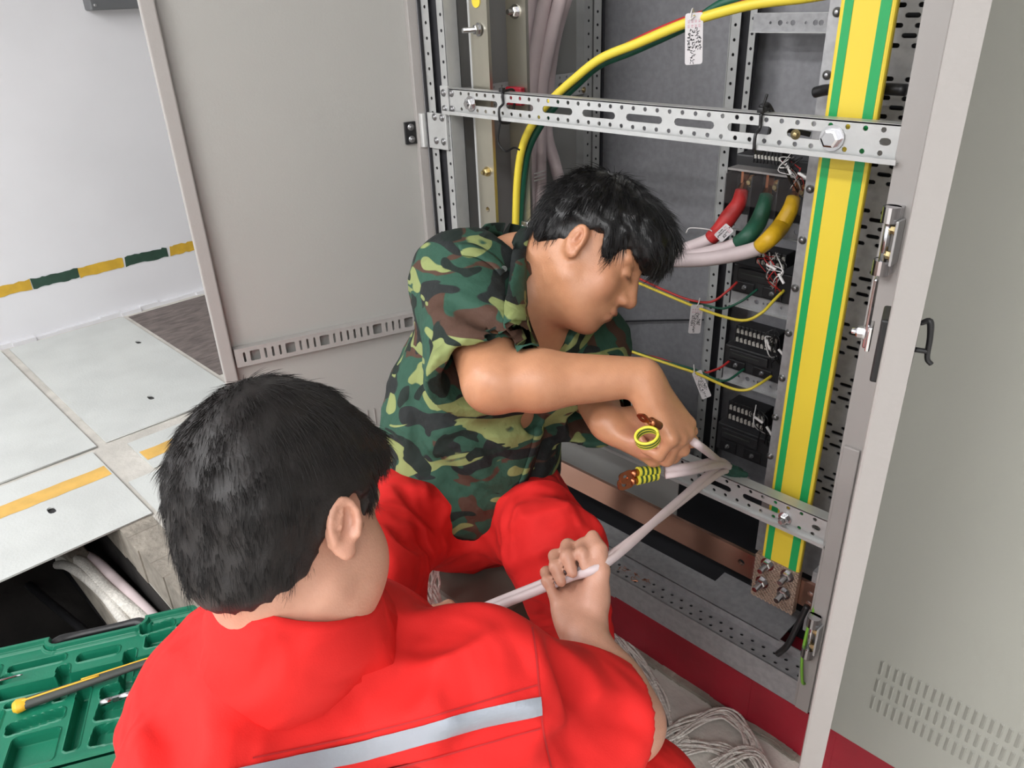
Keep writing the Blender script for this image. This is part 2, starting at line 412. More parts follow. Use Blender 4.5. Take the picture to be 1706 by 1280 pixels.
# rear left post
perf_strip('post_flange', .028, .14, 2.14, (XL + .03, .497, 0), (0, 1, 0), z_off=.01)
perf_strip('post_flange', .024, .14, 2.14, (XL + .032, .529, 0), (1, 0, 0))
bx('recess_shade', XL + .033, XL + .055, .538, .545, .14, 2.14, M['dark'], cab)  # dark strips painted in as the shade inside this post
bx('recess_shade', XL + .005, XL + .026, .498, .527, .14, 2.14, M['dark'], cab)
bx('post_web', XL, XL + .03, .494, .497, .14, 2.14, M['post'], cab)
# middle rear post
mx0 = RY(1215, 100, .52)[0]
perf_strip('post_flange', .024, .14, 2.14, (mx0 - .004, .52, 0), (1, 0, 0))
bx('recess_shade', mx0 - .002, mx0 + .05, .54, .55, .14, 2.14, M['dark'], cab)  # dark strip in place of shade behind the flanges
perf_strip('post_flange', .016, .14, 2.14, (mx0 + .036, .53, 0), (1, 0, 0), z_off=.012)
bx('post_web', mx0 - .006, mx0 - .003, .52, .60, .14, 2.14, M['post'], cab)
# right front jamb
jb = plate('door_jamb', rect(0, .038, .13, 2.14), [], .003, (-.40, -.001, 0), (1, 0, 0), (0, 0, 1), M['doorlt'], cab)
bx('jamb_return', -.401, -.398, .0, .05, .13, 2.14, M['doorlt'], cab)
bx('jamb_flange', -.395, -.368, -.009, -.002, .13, .735, M['doorlt'], cab, .002)
# crossbars: perforated web, top flange back, bottom lip forward
def crossbar(z0, x0=-1.345, x1=-.395, name='crossbar'):
    holes = []
    for i in range(-1, 37):
        hx = -1.2975 + .025 * i
        if x0 + .008 < hx < x1 - .008:
            holes += [circ(hx, z0 + .041, .0038, 8), circ(hx, z0 + .010, .0038, 8)]
    for k in range(9):
        a = -1.2975 + .025 * (1.4 + 4.0 * k); b = a + .076
        if b < x1 - .01: holes.append(slot((a + b) / 2, z0 + .0255, (b - a) / 2, .0062))
    holes.append(slot(-.418, z0 + .0255, .008, .005))
    me = plate_mesh('web', rect(x0, x1, z0, z0 + .049), holes, .002, (0, .001, 0), (1, 0, 0), (0, 0, 1))
    b = MB().box(x0, x1, 0, .024, z0 + .047, z0 + .0495).box(x0, x1, -.011, .002, z0 - .002, z0 + .001).box(x0, x1, -.012, -.010, z0 - .002, z0 + .005)
    return join_meshes(name, [me, raw('flange', b.v, b.f)], M['zinc'], cab)
crossbar(1.184)
crossbar(.527)
for z0 in (1.184,):
    bx('bar_bracket', -1.36, -1.335, -.004, .002, z0 - .006, z0 + .054, M['zinc'], cab, .001)
    for dz in (.008, .04):
        b = MB(); screw_head(b, (-1.348, -.004, z0 + dz), (0, -1, 0), .006); b.build('screw', M['steel'], cab, True)
        b = MB(); screw_head(b, (-1.327, 0, z0 + dz), (0, -1, 0), .006); b.build('screw', M['steel'], cab, True)
b = MB(); screw_head(b, (-.548, 0, 1.208), (0, -1, 0), .006); b.build('screw', M['brass'], cab, True)
# depth rails on the left side wall
def depth_rail(z0, z1, x=XL + .035):
    holes = [slot(.08 + k * .1, (z0 + z1) / 2, .032, .007) for k in range(4)] + [circ(.03 + k * .025, z0 + .008, .0035, 6) for k in range(17)] + [circ(.03 + k * .025, z1 - .008, .0035, 6) for k in range(17)]
    return plate('depth_rail', rect(0, .46, z0, z1), holes, .002, (x, .04, 0), (0, 1, 0), (0, 0, 1), M['zinc'], cab)
depth_rail(1.17, 1.225); depth_rail(.62, .67)
for dz in (1.18, 1.215):
    b = MB(); screw_head(b, (XL + .037, .485, dz), (1, 0, 0), .006); b.build('screw', M['brass'], cab, True)
# base channel: front lip, perforated ledge, sheet tray behind
holes = []
for i in range(40):
    x = -1.38 + .025 * i
    holes += [circ(x, .013, .0042, 7), circ(x + .012, .034, .0042, 7)]
plate('base_ledge', rect(XL, -.395, 0, .052), holes, .003, (0, 0, .188), (1, 0, 0), (0, 1, 0), M['galv'], cab)
bx('ledge_hole_shade', XL + .01, -.40, .004, .05, .176, .18, M['dark'], cab)  # dark sheet added underneath so the ledge holes look shaded
bx('base_front', XL, -.395, -.002, .002, .121, .1895, M['galv'], cab)
tr_ = MB()
tr_.box(XL + .02, -.405, .05, .053, .188, .212)
tr_.box(XL + .02, -.66, .05, .115, .209, .2115); tr_.box(-.66, -.47, .05, .155, .209, .2115)
tr_.build('cable_tray', M['galv'], cab)
tw = MB()
for i in range(7):
    a = np.array([rnd.uniform(-.86, -.78), rnd.uniform(.008, .04), .1905]); q = [a]
    for k in range(3): q.append(q[-1] + np.array([rnd.uniform(-.015, .02), rnd.uniform(-.008, .008), rnd.uniform(0, .003)]))
    tw.tube(q, .0006, n=4, sub=4)
tw.build('copper_strands', M['copper'], cab)
for u, v in ((1090, 955), (1085, 923)): pass
bx('inner_baffle', -1.33, -.95, .30, .303, .30, .56, M['nface'], cab)
bx('lower_sheet', -1.33, -.78, .125, .128, .27, .52, M['side'], cab)
# mounting plate behind the earth sheath, with ventilation slots
holes = []
z = .42
while z < 2.05:
    for r_ in range(5):
        zz = z + r_ * .0135
        if r_ % 2 == 0: holes += [slot(-.448, zz, .013, .0034), slot(-.49, zz, .013, .0034)]
        else: holes += [slot(-.466, zz, .011, .0034), circ(-.441, zz, .0034, 6), slot(-.42, zz, .01, .0034)]
    z += .10
plate('mounting_plate', rect(-.592, -.376, .32, 2.12), holes, .003, (0, .15, 0), (1, 0, 0), (0, 0, 1), M['galv'], cab)
bx('slot_shade', -.585, -.385, .17, .172, .33, 2.11, M['dark'], cab)  # dark sheet added behind the slots in place of their shade
bx('plate_return', -.592, -.589, .15, .19, .32, 2.12, M['galv'], cab)
for u, v in ((1395, 20), (1378, 125), (1350, 315), (1337, 400), (1325, 480), (1314, 555), (1303, 630), (1292, 695), (1283, 760)):
    p = RY(u, v, .1485); b = MB(); screw_head(b, p, (0, -1, 0), .0058); b.build('plate_screw', M['steel'], cab, True)
# device rails (perforated) in the right-hand bay
def rail(u0, v0, u1, v1, y, h=.03, x1=-.58):
    a = RY(u0, v0, y); zc = a[2]
    hs = [circ(x, 0, rr, 7) for x, rr in ((.04, .003), (.062, .0055), (.078, .0025), (.09, .0055), (.118, .003), (.138, .0055), (.15, .0055), (.165, .003), (.2, .0055))if x < x1 - a[0] - .01]
    plate('device_rail', rect(0, x1 - a[0], -h / 2, h / 2), hs, .002, (a[0], y, zc), (1, 0, 0), (0, 0, 1), M['galv'], cab)
    MB().box(a[0], x1, y, y + .02, zc + h / 2 - .001, zc + h / 2 + .001).box(a[0], x1, y - .012, y, zc - h / 2 - .001, zc - h / 2 + .001).build('rail_lip', M['zinc'], cab)
rail(1255, 38, 1380, 38, .50, .035); rail(1225, 368, 1330, 368, .33); rail(1218, 492, 1310, 520, .31, .034); rail(1205, 618, 1300, 640, .31, .034)
# thin black wire across the lower back panel
MB().tube([RY(1030, 536, .58), RY(1100, 534, .58), RY(1172, 533, .58)], .0025, n=6).build('panel_seam', M['dark'], cab)

# ---------------- left door, swung out past square
hinge = np.array([-1.412, -.004, 0.])
a18 = math.radians(18.); du = np.array([-math.sin(a18), -math.cos(a18), 0]); dn = np.array([math.cos(a18), -math.sin(a18), 0])   # du to the free edge, dn the inner face
DW = .535
def dbox(name, u0, u1, n0, n1, z0, z1, m, parent, ch=0.):
    c = hinge + du * (u0 + u1) / 2 + dn * (n0 + n1) / 2 + np.array([0, 0, (z0 + z1) / 2])
    return MB().obox(c, (du, dn, (0, 0, 1)), ((u1 - u0) / 2, (n1 - n0) / 2, (z1 - z0) / 2), ch).build(name, m, parent)
ld_ = dbox('door', 0, DW, -.026, -.024, .13, 2.13, M['door'], cab)
dbox('edge_flange', DW - .028, DW, -.026, .0, .13, 2.13, M['doorlt'], ld_, .003)
dbox('edge_flange', .0, .022, -.024, -.006, .13, 2.13, M['doorlt'], ld_, .002)
dbox('edge_flange', .0, DW, -.024, -.002, .13, .15, M['doorlt'], ld_, .002)
# slotted rail across the door
hs = []; x = .02; seq = 's q s s s q s s s q s s s s s s q s s s q s s s'.split()
for s_ in seq:
    if s_ == 's': hs.append(slot(x, .0, .0125, .0026, 4, True)); x += .0165
    else: hs.append(rrect(x - .004, x + .018, -.0125, .0125, .003)); x += .0305
x_end = .47
me = plate_mesh('rail_web', rect(0, x_end, -.021, .021), [h for h in hs if max(q[0] for q in h) < x_end - .005], .002, hinge + du * (DW - .032) + dn * (-.004) + np.array([0, 0, .696]), -du, (0, 0, 1))
cc = hinge + du * (DW - .032 - x_end / 2) + np.array([0, 0, .717]) + dn * -.013
b2 = MB().obox(cc, (du, dn, (0, 0, 1)), (x_end / 2, .0105, .001)).obox(cc - np.array([0, 0, .042]), (du, dn, (0, 0, 1)), (x_end / 2, .0105, .001))
join_meshes('slotted_rail', [me, raw('r', b2.v, b2.f)], M['doorlt'], ld_)
for k in range(16):
    dbox('louvre', .09 + k * .018, .093 + k * .018, -.024, -.021, .43, .475, M['doorlt'], ld_, .001)
def hinge_part(z, nm='hinge'):
    h = MB().obox(hinge + du * .03 + dn * -.02 + np.array([0, 0, z]), (du, dn, (0, 0, 1)), (.018, .004, .024), .001).build(nm, M['black'], ld_)
    b = MB()
    b.obox((-1.375, -.004, z + .006), ((1, 0, 0), (0, 1, 0), (0, 0, 1)), (.032, .0035, .038), .0015)
    b.cyl((-1.418, -.012, z - .03), (-1.418, -.012, z + .042), .008, n=14)
    b.build('hinge_leaf', M['zinc'], h)
    for dx, dz in ((-.005, .03), (.02, .03), (-.005, -.02), (.02, -.02)):
        q = MB(); screw_head(q, (-1.375 + dx, -.0075, z + .006 + dz), (0, -1, 0), .0062); q.build('screw', M['steel'], h, True)
    for dz in (-.013, .013):
        q = MB(); screw_head(q, hinge + du * .034 + dn * -.016 + np.array([0, 0, z + dz]), dn, .006); q.build('screw', M['steel'], h, True)
hinge_part(1.137); hinge_part(.45)

# ---------------- right door, seen along its free edge
th = math.radians(108.0); H2 = np.array([-.365, -.005, 0]); eu = np.array([-math.cos(th), -math.sin(th), 0]); en = np.array([math.sin(th), -math.cos(th), 0])
def rbox(name, u0, u1, n0, n1, z0, z1, m, parent, ch=0.):
    c = H2 + eu * (u0 + u1) / 2 + en * (n0 + n1) / 2 + np.array([0, 0, (z0 + z1) / 2])
    return MB().obox(c, (eu, en, (0, 0, 1)), ((u1 - u0) / 2, (n1 - n0) / 2, (z1 - z0) / 2), ch).build(name, m, parent)
rd = rbox('door', 0, .50, .021, .024, .13, 2.13, M['doorr'], cab)
rbox('edge_flange', .478, .50, .0, .024, .13, 2.13, M['doorr'], rd, .003)
rbox('edge_flange', .0, .022, .004, .022, .13, 2.13, M['doorlt'], rd, .002)
def rp(u, n, z): return H2 + eu * u + en * n + np.array([0, 0, z])
# latch on the inside of the edge, lever handle outside
lk = rbox('latch_body', .43, .47, -.006, .002, 1.078, 1.14, M['black'], rd, .002)
MB().obox(rp(.45, -.016, 1.138), (eu, en, (0, 0, 1)), (.006, .002, .034), .002).obox(rp(.45, -.013, 1.115), (eu, en, (0, 0, 1)), (.010, .002, .012), .001).build('latch_plate', M['chrome'], lk)
q = MB(); hexbolt(q, rp(.45, -.017, 1.118), -en, .005, .005, .004); q.build('bolt', M['chrome'], lk)
hd = rbox('handle_mount', .40, .45, .024, .026, 1.07, 1.135, M['black'], rd, .001)
MB().tube([rp(.44, .026, 1.130), rp(.44, .033, 1.133), rp(.44, .036, 1.119), rp(.44, .0375, 1.098), rp(.44, .042, 1.092)], [.0022, .0032, .0027, .0024, .0024], n=8).tube([rp(.44, .026, 1.104), rp(.44, .037, 1.104)], .0026, n=8).build('lever_handle', M['black'], hd, True)
# hinges on the jamb
for z in (1.08, .33):
    h = MB().cyl((-.386, -.018, z - .034), (-.386, -.018, z + .034), .0055, n=14).build('hinge', M['chrome'], cab, True)
    for s_ in (-1, 1):
        MB().cyl((-.386, -.018, z + s_ * .038 - .011), (-.386, -.018, z + s_ * .038 + .011), .012, n=18).obox((-.386, -.008, z + s_ * .038), ((1, 0, 0), (0, 1, 0), (0, 0, 1)), (.012, .008, .011), .001).build('knuckle', M['chrome'], h)
    bx('hinge_leaf', -.374, -.370, -.028, -.004, z - .032, z + .032, M['zinc'], h, .001)
    for s_ in (-1, 1):
        q = MB(); hexbolt(q, (-.374, -.02, z + s_ * .018), (-1, 0, 0), .0055, .005, .004); q.build('bolt', M['brass'], h)
gw = tag(MB().tube([(-.392, -.004, .40), (-.395, -.012, .35), (-.394, -.02, .28), (-.386, -.018, .215), (-.384, -.006, .20)], .003, n=8).build('earth_wire', M['gwire'], None, True), 'short green and yellow earth wire beside the lower jamb hinge', 'wire')
bx('wire_lug', -.39, -.378, -.006, -.002, .188, .206, M['brass'], gw, .001)

# ================================================================== the closed cabinet next to it
nb = thing('neighbour_cabinet', 'closed olive grey cabinet with stamped louvres beside the open cabinet', 'cabinet', (.3, .3, .125))
bx('body', -.343, 1.2, .012, .60, .125, 2.2, M['side'], nb)
nd = bx('door', -.33, .62, -.008, .012, .126, 2.15, M['nface'], nb, .003)
lo_me = None
for r_ in range(3):
    for k in range(28):
        if lo_me is None:
            b = MB(); 
            prof = [(-.0032, 0), (-.0028, -.0008), (.0015, -.0032), (.0032, 0)]
            v = []
            for zz, sc in ((-.017, 0.0), (-.014, 1), (.014, 1), (.017, 0.0)):
                for px_, py_ in prof: v.append((px_, py_ * sc, zz))
            b.addv(v, [(i * 4 + j, i * 4 + j + 1, i * 4 + 4 + j + 1, i * 4 + 4 + j) for i in range(3) for j in range(3)])
            lo_me = raw('louvre', b.v, b.f); lo_me.materials.append(M['nface'])
        o = bpy.data.objects.new('louvre', lo_me); COL.objects.link(o); o.parent = nd
        o.location = (-.262 + k * .0125, -.0082, .335 - r_ * .043)
# ================================================================== busbars and cables
# flat earth conductor in a yellow sleeve with two green stripes
bb = thing('sleeved_busbar', 'wide yellow sleeved earth busbar with two green stripes and braided copper end', 'busbar', (-.49, .055, .30))
SX0, SX1 = -.530, -.452
sl = bx('sleeve', SX0, SX1, .046, .060, .39, 2.12, M['yellow'], bb, .004)
w_ = SX1 - SX0
for f0, f1 in ((.09, .25), (.73, .92)):
    bx('green_stripe', SX0 + w_ * f0, SX0 + w_ * f1, .0452, .047, .391, 2.119, M['green'], bb)
bd = MB(); nx, nz = 20, 22
for i in range(nx):
    for j in range(nz):
        x = -.541 + (i + .5) * .09 / nx; z = .296 + (j + .5) * .105 / nz; d = .0016 if (i + j) % 2 else .0004
        bd.obox((x, .0475 - d / 2, z), ((1, 0, 0), (0, 1, 0), (0, 0, 1)), (.09 / nx / 2 * .92, .002 + d, .105 / nz / 2 * .92))
bd.box(-.541, -.451, .048, .06, .296, .401)
bd.build('braided_end', M['braid'], bb)
bx('clear_wrap', -.5425, -.4495, .041, .0425, .294, .403, M['clear'], bb)
for u_, v_ in ((1279, 940), (1312, 959), (1270, 970), (1306, 988)):
    b = MB(); hexbolt(b, RY(u_, v_, .043), (0, -1, 0), .0095, .008, .020, sr=.006); b.build('bolt', M['chrome'], bb)
b = MB(); hexbolt(b, (-.492, -.001, 1.208), (0, -1, 0), .0125, .009); b.build('bolt', M['chrome'], bb)
b = MB(); hexbolt(b, (-.475, -.001, .545), (0, -1, 0), .0085, .007, .008); b.build('bolt', M['chrome'], bb)
# horizontal earth bar
eb = thing('earth_bar', 'long flat tinned copper earth bar running along the cabinet bottom', 'busbar', (-.85, .07, .31))
plate('bar', rect(-1.33, -.405, .315, .375), [circ(-.578, .345, .0075, 12), circ(-.43, .352, .006, 10), circ(-.43, .328, .006, 10)], .008, (0, .066, 0), (1, 0, 0), (0, 0, 1), M['earth'], eb)
bx('bar_bracket', -.435, -.398, .07, .12, .25, .40, M['galv'], eb)
bx('bar_bracket', -1.345, -1.31, .07, .12, .13, .40, M['galv'], eb)
# two vertical tinned busbars at the left
for i, (x0, x1, y, lab) in enumerate(((-1.302, -1.250, .045, 'bright tinned vertical busbar bolted behind the left end of the crossbar'), (-1.262, -1.205, .11, 'darker tinned vertical busbar behind the bright one'))):
    t = thing('vertical_busbar', lab, 'busbar', ((x0 + x1) / 2, y, .6))
    hs = [circ((x0 + x1) / 2, z, .006, 10) for z in (.72, .86, .975)]
    plate('bar', rect(x0, x1, .68, 2.1), hs, .008, (0, y, 0), (1, 0, 0), (0, 0, 1), M['tin'], t)
    if i == 0:
        bx('edge_angle', x0 - .006, x0, y - .004, y + .03, .68, 2.1, M['zinc'], t)
        b = MB(); hexbolt(b, ((x0 + x1) / 2, y - .004, 1.345), (-.25, -1, 0), .009, .008, .026); b.build('stud', M['chrome'], t)
        b = MB(); hexbolt(b, ((x0 + x1) / 2 + .005, y - .004, 1.06), (0, -1, 0), .0075, .008, .006); b.build('stud', M['brass'], t)
        b = MB(); hexbolt(b, ((x0 + x1) / 2 + .01, -.001, 1.207), (0, -1, 0), .0105, .008, .004); b.build('stud', M['chrome'], t)
    else:
        b = MB(); hexbolt(b, ((x0 + x1) / 2, y - .004, 1.375), (0, -1, 0), .0095, .008, .012); b.build('stud', M['chrome'], t)
        b = MB(); hexbolt(b, ((x0 + x1) / 2, y - .004, 1.05), (0, -1, 0), .008, .008, .008); b.build('stud', M['brass'], t)
        b = MB(); hexbolt(b, ((x0 + x1) / 2 + .003, y - .004, .925), (0, -1, 0), .0105, .008, .01); b.build('stud', M['chrome'], t)
        bx('lug', x0 + .012, x1 - .002, y - .012, y - .004, .885, .945, M['steel'], t, .003)
        bx('red_cap', x0 + .006, x1 - .004, y - .02, y - .006, 1.195, 1.232, M['red'], t, .003)
# small yellow phase dot on the first bar
p = RY(793, 2, .0405); b = MB().cyl(p, p + np.array([0, -.001, 0]), .012, n=20).build('warning_sticker', M['cyel']); tag(b, 'small round yellow sticker on the bright vertical busbar', 'sticker')

def cable(pts, r, m, label, cat='cable', group=None, name='cable', n=12, sub=8):
    P = [RY(u, v, y) for u, v, y in pts]
    return tag(MB().tube(P, r, n=n, sub=sub).build(name, M[m], None, True), label, cat, group)
# black-capped white cable at the upper left
c = cable([(756, -12, .20), (752, 20, .20), (750, 45, .20), (757, 72, .21), (775, 95, .23), (800, 115, .26), (830, 140, .3)], .021, 'cwhite', 'bent pale cable with a black taped end at the top of the bay')
MB().tube([RY(762, -20, .198), RY(760, 0, .198), RY(754, 16, .198)], .0235, n=14).build('black_tape', M['black'], c, True)
g = 'thick pinkish white cables hanging in the left bay'
for lb_, pts in zip(('thick pinkish white cable hanging closest beside the vertical busbars', 'thick pinkish white cable hanging between two others in the left bay', 'thick pinkish white cable farthest from the busbars, inside the nylon tie', 'pinkish white cable that splays away from the tied bundle at its lower end'), ([(888, -20, .24), (878, 60, .25), (873, 140, .26), (870, 240, .26), (868, 330, .26), (868, 470, .26)],
            [(912, -20, .23), (897, 60, .24), (886, 150, .25), (884, 250, .25), (882, 330, .25), (880, 470, .25)],
            [(938, -20, .25), (918, 60, .26), (903, 140, .27), (900, 240, .28), (900, 330, .28), (897, 470, .28)],
            [(948, -20, .33), (925, 60, .33), (914, 140, .34), (911, 220, .34), (925, 275, .34), (938, 330, .34), (945, 420, .34)])):
    cable(pts, .0155, 'cwhite', lb_, group=g)
for v in (283, 291, 297):
    pass
tp = MB()
for dv in (0, 6, 12): tp.tube([RY(890, 290 + dv, .235), RY(900, 287 + dv, .245), RY(908, 284 + dv, .27)], .002, n=6, sub=4)
tag(tp.build('cable_tie', M['tie'], None, True), 'pale nylon tie wound three times round the hanging white cables', 'cable tie')
# yellow, green and red earth/phase cables arching across the bay
cable([(1400, -14, .16), (1340, -4, .15), (1250, 8, .14), (1150, 36, .13), (1060, 73, .12), (1000, 98, .11), (955, 133, .1), (920, 165, .09), (895, 195, .08), (872, 240, .08), (862, 300, .085), (858, 400, .09)], .0085, 'cyel', 'thick yellow cable arching down behind the upper crossbar', sub=10)
cable([(1400, -24, .18), (1300, -12, .17), (1210, 4, .16), (1150, 40, .155), (1060, 82, .14), (1000, 107, .13), (958, 143, .12), (925, 176, .11), (902, 206, .1), (880, 250, .1), (870, 310, .1), (863, 400, .1)], .0085, 'cgrn', 'thick dark green cable running just under the yellow one', sub=10)
cable([(1250, 2, .16), (1150, 30, .155), (1060, 68, .145), (990, 110, .13), (930, 165, .12), (893, 205, .105), (872, 262, .1), (864, 310, .1), (858, 400, .105)], .006, 'cred', 'thin red cable running between the yellow and green ones', sub=10)
cable([(872, 300, .13), (863, 345, .13), (858, 400, .13)], .006, 'cblue', 'blue cable low in the left bay beside the red one')
# black ties on the crossbar
def tie(u, z0, z1, tail, lab):
    x = RY(u, 190, -.004)[0]
    b = MB().tube([(x, -.014, z0 - .004), (x, -.0145, z0 + .02), (x, -.003, z1 - .02), (x, -.003, z1), (x, .012, z1 + .004), (x, .028, z1 + .002), (x, .03, z0 + .03), (x, .018, z0 - .006), (x, -.002, z0 - .008), (x, -.014, z0 - .004)], .0026, n=8, sub=4)
    b.obox((x, -.004, z1 + .006), ((1, 0, 0), (0, 1, 0), (0, 0, 1)), (.005, .005, .004), .001)
    o = b.build('black_tie', M['black'], None, True)
    MB().tube(tail(x), .002, n=6).build('loose_tail', M['black'], o, True)
    return tag(o, lab, 'cable tie')
tie(838, 1.184, 1.233, lambda x: [(x, -.012, 1.182), RY(830, 235, -.008), RY(842, 252, .0), RY(856, 246, .02), RY(866, 250, .03)], 'black wire tie round the crossbar with a tail hanging by the busbars')
tie(1268, 1.184, 1.233, lambda x: [(x, -.004, 1.238), (x + .004, -.004, 1.252), (x + .006, -.003, 1.262)], 'black cable tie round the crossbar above the breaker')
cable([(1268, 178, -.005), (1280, 176, .02), (1300, 212, .03), (1325, 218, .03), (1350, 224, .04)], .004, 'black', 'black tail of cable seen through the crossbar slot', name='black_cable')
c = cable([(1358, 154, .12), (1375, 150, .115), (1395, 149, .10), (1440, 147, .09), (1510, 150, .09)], .0085, 'black', 'short black cable passing behind the yellow sleeved busbar', name='black_cable')
cable([(1345, 1010, .02), (1330, 1040, .01), (1312, 1075, .0), (1296, 1090, .012)], .006, 'black', 'loose black cable end lying over the cabinet tray at the jamb', name='black_cable')

# ================================================================== devices in the right-hand bay
def terminal_block(u0, v0, u1, v1, y, n, lab, rows=2):
    a = RY(u0, v0, y); b_ = RY(u1, v0, y); zb = RY(u0, v1, y)[2]; W_ = b_[0] - a[0]; Hh = a[2] - zb
    t = thing('terminal_block', lab, 'terminal block', (a[0] + W_ / 2, y + .02, zb))
    bx('body', a[0], a[0] + W_, y, y + .04, zb, a[2], M['black'], t, .002)
    pit_ = W_ / n
    for i in range(n + 1):
        if i < n:
            for r_ in range(rows):
                p = np.array([a[0] + pit_ * (i + .5), y, a[2] - Hh * ((r_ + .5) / rows)])
                q = MB(); q.cyl(p, p + np.array([0, -.003, 0]), pit_ * .30, n=8); q.box(p[0] - pit_ * .34, p[0] + pit_ * .34, y - .0012, y, p[2] - Hh * .2, p[2] - Hh * .06)
                q.build('terminal_screw', M['contact'], t)
        xx = a[0] + pit_ * i
        bx('barrier', xx - .0006, xx + .0006, y - .0022, y, zb, a[2], M['black'], t)
    return t
def breaker(u0, v0, u1, v1, y, lab, x1=-.60):
    a = RY(u0, v0, y); zb = RY(u0, v1, y)[2]
    t = thing('moulded_breaker', lab, 'breaker', ((a[0] + x1) / 2, y + .06, zb))
    bx('body', a[0], x1, y, y + .11, zb, a[2], M['device'], t, .004)
    W_ = x1 - a[0]; Hh = a[2] - zb
    bx('raised_face', a[0] + W_ * .08, a[0] + W_ * .55, y - .008, y, zb + Hh * .55, a[2] - Hh * .08, M['device'], t, .002)
    bx('label_strip', a[0] + W_ * .12, a[0] + W_ * .45, y - .0088, y - .0078, zb + Hh * .74, zb + Hh * .78, M['hgrey'], t)
    for k in range(3):
        xc = a[0] + W_ * (.17 + .32 * k)
        bx('terminal_pocket', xc - W_ * .11, xc + W_ * .11, y - .004, y, zb + Hh * .08, zb + Hh * .45, M['black'], t, .002)
        q = MB(); hexbolt(q, (xc, y - .004, zb + Hh * .27), (0, -1, 0), .0036, .003, .003); q.build('terminal_screw', M['steel'], t)
    return t
terminal_block(1258, 246, 1305, 271, .26, 8, 'black terminal strip just under the upper crossbar', 1)
terminal_block(1228, 541, 1300, 570, .28, 10, 'double-row black terminal strip under the first yellow looped wire')
terminal_block(1216, 667, 1278, 699, .28, 9, 'double-row black terminal strip under the second yellow looped wire')
terminal_block(1262, 415, 1312, 440, .28, 6, 'black terminal strip behind the yellow shrink-wrapped cable', 2)
breaker(1222, 438, 1315, 486, .30, 'dark moulded breaker where the first thin wires end')
breaker(1208, 572, 1300, 612, .30, 'dark moulded breaker below the upper double-row terminal strip')
breaker(1196, 702, 1290, 748, .30, 'dark moulded breaker at the bottom of the bay')
# bundles of small control wires
def wires(u, v, y, n, lab, spread=26):
    t = thing('control_wires', lab, 'wires', RY(u, v, y))
    for i in range(n):
        pts = [RY(u + rnd.uniform(-spread, spread) * .5, v + rnd.uniform(-10, 10), y)]
        pts.append(RY(u + rnd.uniform(-spread, spread), v + rnd.uniform(0, 22), y - rnd.uniform(.01, .03)))
        pts.append(RY(u + rnd.uniform(-spread, spread) * .6 + 6, v + rnd.uniform(20, 40), y - rnd.uniform(.0, .02)))
        pts.append(RY(u + rnd.uniform(-6, 22), v + rnd.uniform(36, 60), y + .02))
        m_ = rnd.choice(['black', 'black', 'black', 'tie', 'black', 'cred' if n > 9 else 'black'])
        MB().tube(pts, rnd.choice([.0008, .001, .0013]), n=5, sub=5).build('wire', M[m_], t, True)
    for i in range(2):
        a = RY(u - 8 + 20 * i, v + 10 + 16 * i, y - .02); d_ = nrm((rnd.uniform(.3, 1), 0, rnd.uniform(-.8, -.1)))
        MB().cyl(a, a + d_ * .022, .0028, n=8).build('wire_marker', M['tie'], t)
wires(1318, 262, .26, 12, 'tangle of black and red control wires with white markers above the breaker', 22)
wires(1285, 430, .26, 10, 'dark control wires with a white marker under the thick phase cables')
wires(1285, 556, .27, 9, 'dark control wires leaving the upper double-row terminal strip', 16)
wires(1265, 685, .27, 9, 'dark control wires with pale markers leaving the lower double-row terminal strip', 16)
# big breaker with clear cover and three phase cables
bz0 = .975; cy = .285
bk = thing('main_breaker', 'large breaker with clear plastic terminal cover feeding three coloured cables', 'breaker', (-.73, .4, bz0))
bx('body', -.835, -.60, .335, .43, bz0 - .005, 1.10, M['device'], bk, .004)
cv = MB(); X0, X1, Z0, Z1 = -.828, -.625, bz0, 1.072
cv.box(X0, X1, cy, cy + .0015, Z0 + .035, Z1); cv.box(X0, X1, cy, .335, Z1, Z1 + .0015); cv.box(X0, X0 + .0015, cy, .335, Z0, Z1)
cv.build('clear_cover', M['clear'], bk)
bx('cover_top', X0, X1, cy + .012, .335, Z1 + .002, Z1 + .006, mat('smoky_top', (150, 146, 144), .3), bk)
lugs = [(1240, 306), (1283, 314), (1327, 322)]
for i, (u, v) in enumerate(lugs):
    p = RY(u, v, .315)
    bx('phase_barrier', p[0] - .03, p[0] - .0275, .292, .335, Z0, Z1 - .004, M['dark'], bk)
    q = MB(); hexbolt(q, p + np.array([.012, .012, .004]), (0, -1, 0), .009, .006, .01); q.build('terminal_bolt', M['brass'], bk)
spec = [('red', 'sred', [(1240, 302), (1236, 318), (1230, 340), (1214, 362), (1200, 382), (1185, 397), (1160, 408), (1128, 418), (1090, 424)], 5),
        ('green', 'sgrn', [(1281, 310), (1277, 326), (1272, 346), (1262, 372), (1247, 392), (1230, 405), (1195, 417), (1150, 427), (1100, 432)], 5),
        ('yellow', 'syel', [(1326, 316), (1322, 330), (1316, 350), (1300, 378), (1284, 396), (1266, 412), (1220, 425), (1165, 433), (1100, 434)], 5)]
